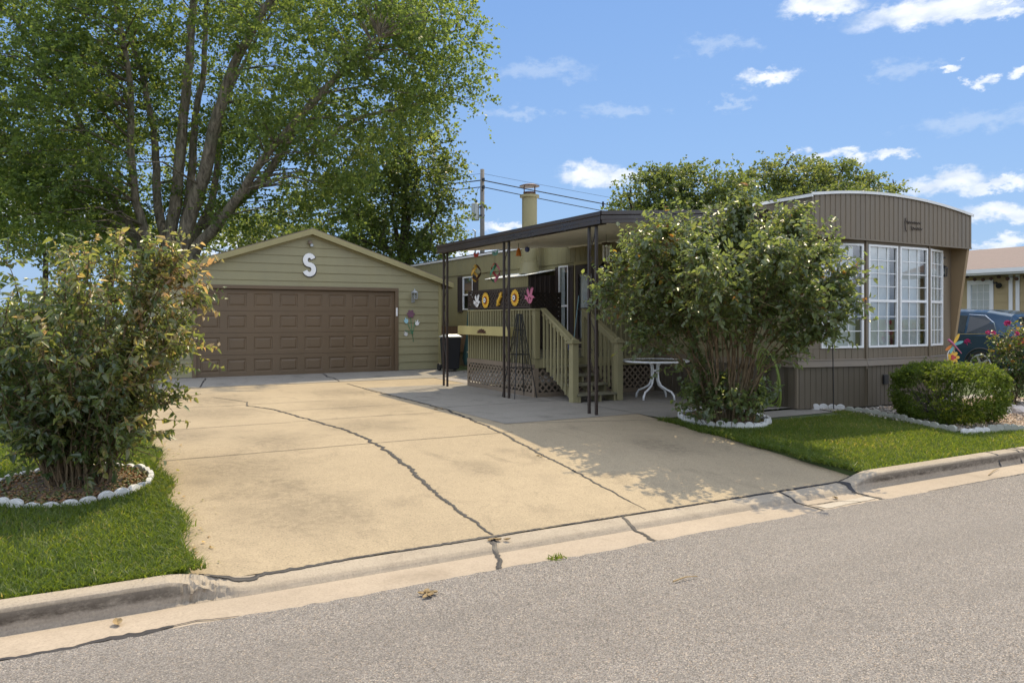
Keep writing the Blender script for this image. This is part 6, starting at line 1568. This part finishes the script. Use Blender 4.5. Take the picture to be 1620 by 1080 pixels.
for k, (p, an) in enumerate(pos):
    px_ = 810 + FPX * (p.x * CS - p.y * SN) / d_of(p.x, p.y)
    wh = 1500 < px_ < 1560 or px_ < 1350
    edge_block(p.x, p.y, p.z, an, 'edging' if wh else 'edging_grey', ('white' if wh else 'weathered grey') + ' scalloped edging block along the gravel bed before the bay window', ('white' if wh else 'grey') + ' edging along the gravel bed')
# mulch in the rings
for (c, r) in (((rc[0] + .02, rc[1] + .12), .62), (lc, .68)):
    m = MB(); n_ = 28; vs = [(c[0], c[1], z_lawn(c[1]) + .05)]
    for rr, dz in ((.5, .045), (1.0, .015)):
        for k in range(n_): a = 2 * math.pi * k / n_; y = c[1] + r * rr * math.sin(a); vs.append((c[0] + r * rr * math.cos(a), y, z_lawn(y) + dz))
    fs = [(0, 1 + k, 1 + (k + 1) % n_) for k in range(n_)] + [(1 + k, 1 + n_ + k, 1 + n_ + (k + 1) % n_, 1 + (k + 1) % n_) for k in range(n_)]
    m.add(vs, fs); m.build('mulch', MAT['mulch'], None, kind='structure')
def chips(name, cx, cy, r, n, mat, size, zf, kind='stuff', poly=None, tm=.5):
    if poly is None:
        a = rng.uniform(0, 2 * np.pi, n); q = r * np.sqrt(rng.uniform(0, 1, n)); X, Y = cx + q * np.cos(a), cy + q * np.sin(a)
    else: X, Y = poly(n); n = len(X)
    Z = np.array([zf(y) for y in Y]) + rng.uniform(.0, .02, n)
    s = size * rng.uniform(.5, 1.4, n)
    # squashed octahedra, jittered
    base_ = np.array([[1, 0, 0], [0, 1, 0], [-1, 0, 0], [0, -1, 0], [0, 0, .7], [0, 0, -.6]])
    V = base_[None] * s[:, None, None] * rng.uniform(.6, 1.3, (n, 6, 1)); an = rng.uniform(0, 6.3, n); c_, s_ = np.cos(an)[:, None], np.sin(an)[:, None]
    V = np.stack([V[..., 0] * c_ - V[..., 1] * s_, V[..., 0] * s_ + V[..., 1] * c_, V[..., 2]], -1) + np.stack([X, Y, Z], 1)[:, None]
    F = np.array([[0, 1, 4], [1, 2, 4], [2, 3, 4], [3, 0, 4], [1, 0, 5], [2, 1, 5], [3, 2, 5], [0, 3, 5]])
    FF = (np.arange(n)[:, None, None] * 6 + F[None]).reshape(-1, 3)
    return np_mesh(name, V.reshape(-1, 3), FF, mat, None, np.repeat(np.clip(rng.normal(tm, .25, n), 0, 1), 8), kind, tris=True)
chips('mulch_chips', rc[0], rc[1] + .12, .60, 700, MAT['lilac_dry'], .018, lambda y: z_lawn(y) + .03, tm=.85)
chips('mulch_chips', lc[0], lc[1], .66, 1600, MAT['lilac_dry'], .018, lambda y: z_lawn(y) + .03, tm=.8)
# gravel bed of the front garden: between the edging line and the home
ex_ = [p.x for p in PE]; ey_ = [p.y for p in PE]
def bed_edge(x): return float(np.interp(x, ex_, ey_))
xs_ = np.linspace(ex_[0], 15.6, 40)
m = MB(); vs = []
def zbed(x, y): return z_lawn(y) + .012
for x in xs_:
    y0_ = bed_edge(x) + .02
    for k in range(5): y = y0_ + (8.62 - y0_) * k / 4; vs.append((x, y, zbed(x, y)))
m.add(vs, [(i * 5 + k, (i + 1) * 5 + k, (i + 1) * 5 + k + 1, i * 5 + k + 1) for i in range(39) for k in range(4)]); m.build('gravel_bed', MAT['gravel_base'], None, kind='structure')
def bedpts(x0, x1):
    def f(n):
        X = rng.uniform(x0, x1, n); y0_ = np.interp(X, ex_, ey_) + .05; Y = y0_ + (8.25 - y0_) * rng.uniform(0, 1, n); return X, Y
    return f
chips('gravel', 0, 0, 0, 4200, MAT['pebbles'], .020, lambda y: z_lawn(y) + .014, poly=bedpts(ex_[0], 11.8))
chips('gravel', 0, 0, 0, 9000, MAT['pink_pebbles'], .020, lambda y: z_lawn(y) + .014, poly=bedpts(11.6, 15.5))
chips('gravel', 0, 0, 0, 2600, MAT['pebbles'], .028, lambda y: .008, poly=lambda n: (rng.uniform(8.6, 10.0, n), rng.uniform(15.6, 18.6, n)), tm=.4)
# white rocks by the rose bush
def rock(x, y, z, s, label, group):
    import bmesh
    bm = bmesh.new(); bmesh.ops.create_icosphere(bm, subdivisions=2, radius=1)
    for v in bm.verts: v.co = Vector((v.co.x * s * 1.2, v.co.y * s, v.co.z * s * .7)) * (1 + .16 * math.sin(v.co.x * 5 + x * 9) * math.cos(v.co.y * 4 + y * 7) + random.uniform(-.07, .07))
    me = bpy.data.meshes.new('rock'); bm.to_mesh(me); bm.free(); me.materials.append(MAT['rock'])
    o = bpy.data.objects.new('rock', me); COL.objects.link(o); o.location = (x, y, z + s * .4); o.rotation_euler = (0, 0, random.uniform(0, 6)); tag(o, label, 'rock', group)
for (px, py, s) in ((1586, 655, .13), (1600, 652, .12), (1612, 655, .14), (1592, 645, .12), (1606, 642, .13), (1622, 648, .13), (1635, 655, .12)):
    x, y, z = ground_at(px, py, z_lawn); rock(x, y, z, s, 'pale pinkish rock in the pile below the rose bush', 'rocks below the rose bush')
x, y, z = ground_at(1420, 655, z_lawn); rock(x, y, z, .08, 'small white rock left of the clipped shrub', None)
# grass blades
def blades(n, xf, dens_name, h=(.025, .06), w=.0045, lean=.65, tm=.45):
    X, Y = xf(n); n = len(X); Z = np.array([z_lawn(y) for y in Y]) + .0
    hh = rng.uniform(h[0], h[1], n); a = rng.uniform(0, 2 * np.pi, n); ca, sa = np.cos(a), np.sin(a)
    lx_, ly_ = rng.normal(0, lean, n) * hh, rng.normal(0, lean, n) * hh
    ww = w * rng.uniform(.6, 1.4, n)
    b = np.stack([X, Y, Z], 1); sd_ = np.stack([ca, sa, np.zeros(n)], 1) * ww[:, None]
    mid = b + np.stack([lx_ * .35, ly_ * .35, hh * .6], 1); tip = b + np.stack([lx_, ly_, hh], 1)
    V = np.stack([b - sd_, b + sd_, mid + sd_ * .75, mid - sd_ * .75, tip + sd_ * .12, tip - sd_ * .12], 1).reshape(-1, 3)
    i = np.arange(n)[:, None] * 6; F = np.concatenate([i + np.array([[0, 1, 2, 3]]), i + np.array([[3, 2, 4, 5]])], 1).reshape(-1, 4)
    f = .5 + .5 * np.sin(X * 2.1 + 1.3 * np.sin(Y * 1.7)) * np.sin(Y * 2.6 + X * .8)
    tt = np.clip(tm + .22 * (f - .5) + rng.normal(0, .19, n), 0, 1)
    return np_mesh('grass', V, F, MAT['grass'], None, np.repeat(tt, 2), 'stuff')
def inring(X, Y): return (((X - lc[0]) ** 2 + (Y - lc[1]) ** 2) > .67 ** 2) & (((X - rc[0] - .02) ** 2 + (Y - rc[1] - .12) ** 2) > .60 ** 2)
def left_lawn(n):
    X = DX0 - .03 - rng.uniform(0, 1, n) ** 1.5 * 9.0; Y = 5.42 + rng.uniform(0, 1, n) ** 1.35 * 11.5; e = DX0 - .01 + .035 * np.sin(Y * 5) + .02 * np.sin(Y * 13)
    k = (X < e) & inring(X, Y) & (X * CS - Y * SN > -1.5 * (X * SN + Y * CS)); return X[k], Y[k]
def left_edge(n):
    Y = rng.uniform(5.44, 13, n); X = DX0 + .0 + .045 * np.sin(Y * 5) + rng.normal(0, .03, n); k = inring(X, Y); return X[k], Y[k]
blades(260000, left_lawn, 'l'); blades(6500, left_edge, 'l', (.025, .07), .0045, 1.0)
def right_lawn(n):
    X = rng.uniform(DX1 - .02, 15.5, n); top = np.where(X < ex_[0], np.where(X < 8.9, 8.68, 8.0), np.interp(X, ex_, ey_) - .03)
    Y = 5.42 + rng.uniform(0, 1, n) * 3.3; k = (Y < top) & inring(X, Y) & (X > DX1 + .02 * np.sin(Y * 6)); return X[k], Y[k]
blades(120000, right_lawn, 'r', (.025, .055), .005, .6, .55)
def right_edge(n):
    Y = rng.uniform(5.44, 8.7, n); X = DX1 + .03 * np.sin(Y * 7) + rng.normal(0, .03, n); return X, Y
blades(3000, right_edge, 'r', (.03, .08), .005, 1.0)
soil = MB()
for (x0, x1, y0, y1) in ((-30, DX0 - .005, 5.412, 16.1), (DX1 + .006, 16, 5.412, 8.66)):
    q = 12; vs = [(x, y0 + (y1 - y0) * k / q, z_lawn(y0 + (y1 - y0) * k / q) + .004) for x in (x0, x1) for k in range(q + 1)]
    soil.add(vs, [(k, k + 1, q + 2 + k, q + 1 + k) for k in range(q)])
soil.build('lawn', MAT['far_grass'], None, kind='structure')
# weeds and debris
def tuft(px, py, n, label, zf, h=.05):
    x, y, z = ground_at(px, py, zf); z = surf(x, y) + .004
    t = thing('weed_tuft', label, 'weed', (x, y, z)); X = x + rng.normal(0, .035, n); Y = y + rng.normal(0, .02, n)
    P = np.stack([X, Y, np.full(n, z)], 1); leaf_mesh('leaves', MAT['grass'], P, rand_dirs(n, .6), rand_dirs(n, 1), rng.uniform(.5, 1.1, n) * h, np.full(n, .008), np.clip(rng.normal(.6, .2, n), 0, 1), t, 'leaf', .2)
zr = lambda y: -.333
tuft(880, 885, 70, 'small green weed growing at the edge of the asphalt', zr)
def dry_leaf(px, py, zf, s, label, name='dry_leaf', n=1):
    x, y, z = ground_at(px, py, zf); z = (surf(x, y) if y > 4.79 else -.325) + .006
    t = thing(name, label, 'fallen leaf', (x, y, z)); m = MB()
    for k in range(n):
        a = random.uniform(0, 6.3); ox_, oy_ = (random.gauss(0, s * .5), random.gauss(0, s * .5)) if n > 1 else (0, 0); vs = []; fs = []
        for i in range(5):
            for j in (-1, 0, 1):
                u = i / 4; w_ = s * .32 * math.sin(math.pi * (u * .9 + .05)); lx_, ly_ = (u - .5) * s, j * w_
                vs.append((x + ox_ + lx_ * math.cos(a) - ly_ * math.sin(a), y + oy_ + lx_ * math.sin(a) + ly_ * math.cos(a), z + s * .30 * (u - .4) ** 2 * 2 + abs(j) * w_ * .6 + random.uniform(0, .1) * s))
        for i in range(4):
            for j in range(2): fs.append((i * 3 + j, i * 3 + j + 1, (i + 1) * 3 + j + 1, (i + 1) * 3 + j))
        m.add(vs, fs)
    m.build('blade', MAT['dry'], t)
dry_leaf(186, 987, zr, .085, 'curled dry leaf lying on the concrete gutter at the left')
dry_leaf(676, 944, zr, .06, 'small heap of dry leaves lying on the asphalt', 'leaf_heap', 9)
dry_leaf(855, 722, z_drive, .05, 'brown leaf scrap on the crack right of the driveway middle', 'dry_leaf', 2)
dry_leaf(690, 648, z_drive, .06, 'dry leaf caught in the far driveway crack', 'dry_leaf', 3)
dry_leaf(96, 829, z_lawn, .06, 'brown leaf lying on the left lawn')
dry_leaf(1325, 788, zr, .06, 'dry leaf scraps on the pale gutter patch', 'dry_leaf', 2)
dry_leaf(785, 853, z_drive, .06, 'leaf litter where the long crack meets the kerb', 'dry_leaf', 5)
for (pxa, pxb, lab, zz) in (((1065, 921), (1103, 913), 'thin dry twig lying on the open asphalt', -.318), ((1564, 752), (1581, 741), 'pale twig lying in the gutter at the right', -.334)):
    a = ground_at(*pxa, lambda y: zz); b = ground_at(*pxb, lambda y: zz); t = thing('twig', lab, 'twig', a); m = MB(); A, B = Vector(a) + Vector((0, 0, .008)), Vector(b) + Vector((0, 0, .010)); m.tube([A, A.lerp(B, .5) + Vector((.01, .012, .006)), B], [.006, .005, .003], 5); m.build('stem', MAT['dry'], t)
# scattered fallen leaf bits on lawn edge and drive
def bits(n):
    X = DX0 + rng.exponential(.10, n) - .12; Y = rng.uniform(5.6, 10, n); return X, Y
n = 260; X, Y = bits(n); P = np.stack([X, Y, np.array([surf(x, y) for x, y in zip(X, Y)]) + .012], 1)
D = rand_dirs(n); D[:, 2] *= .2
leaf_mesh('leaf_litter', MAT['lilac_dry'], P, D, rand_dirs(n, 3), rng.uniform(.015, .05, n), rng.uniform(.01, .03, n), rng.uniform(.6, 1, n), None)['kind'] = 'stuff'
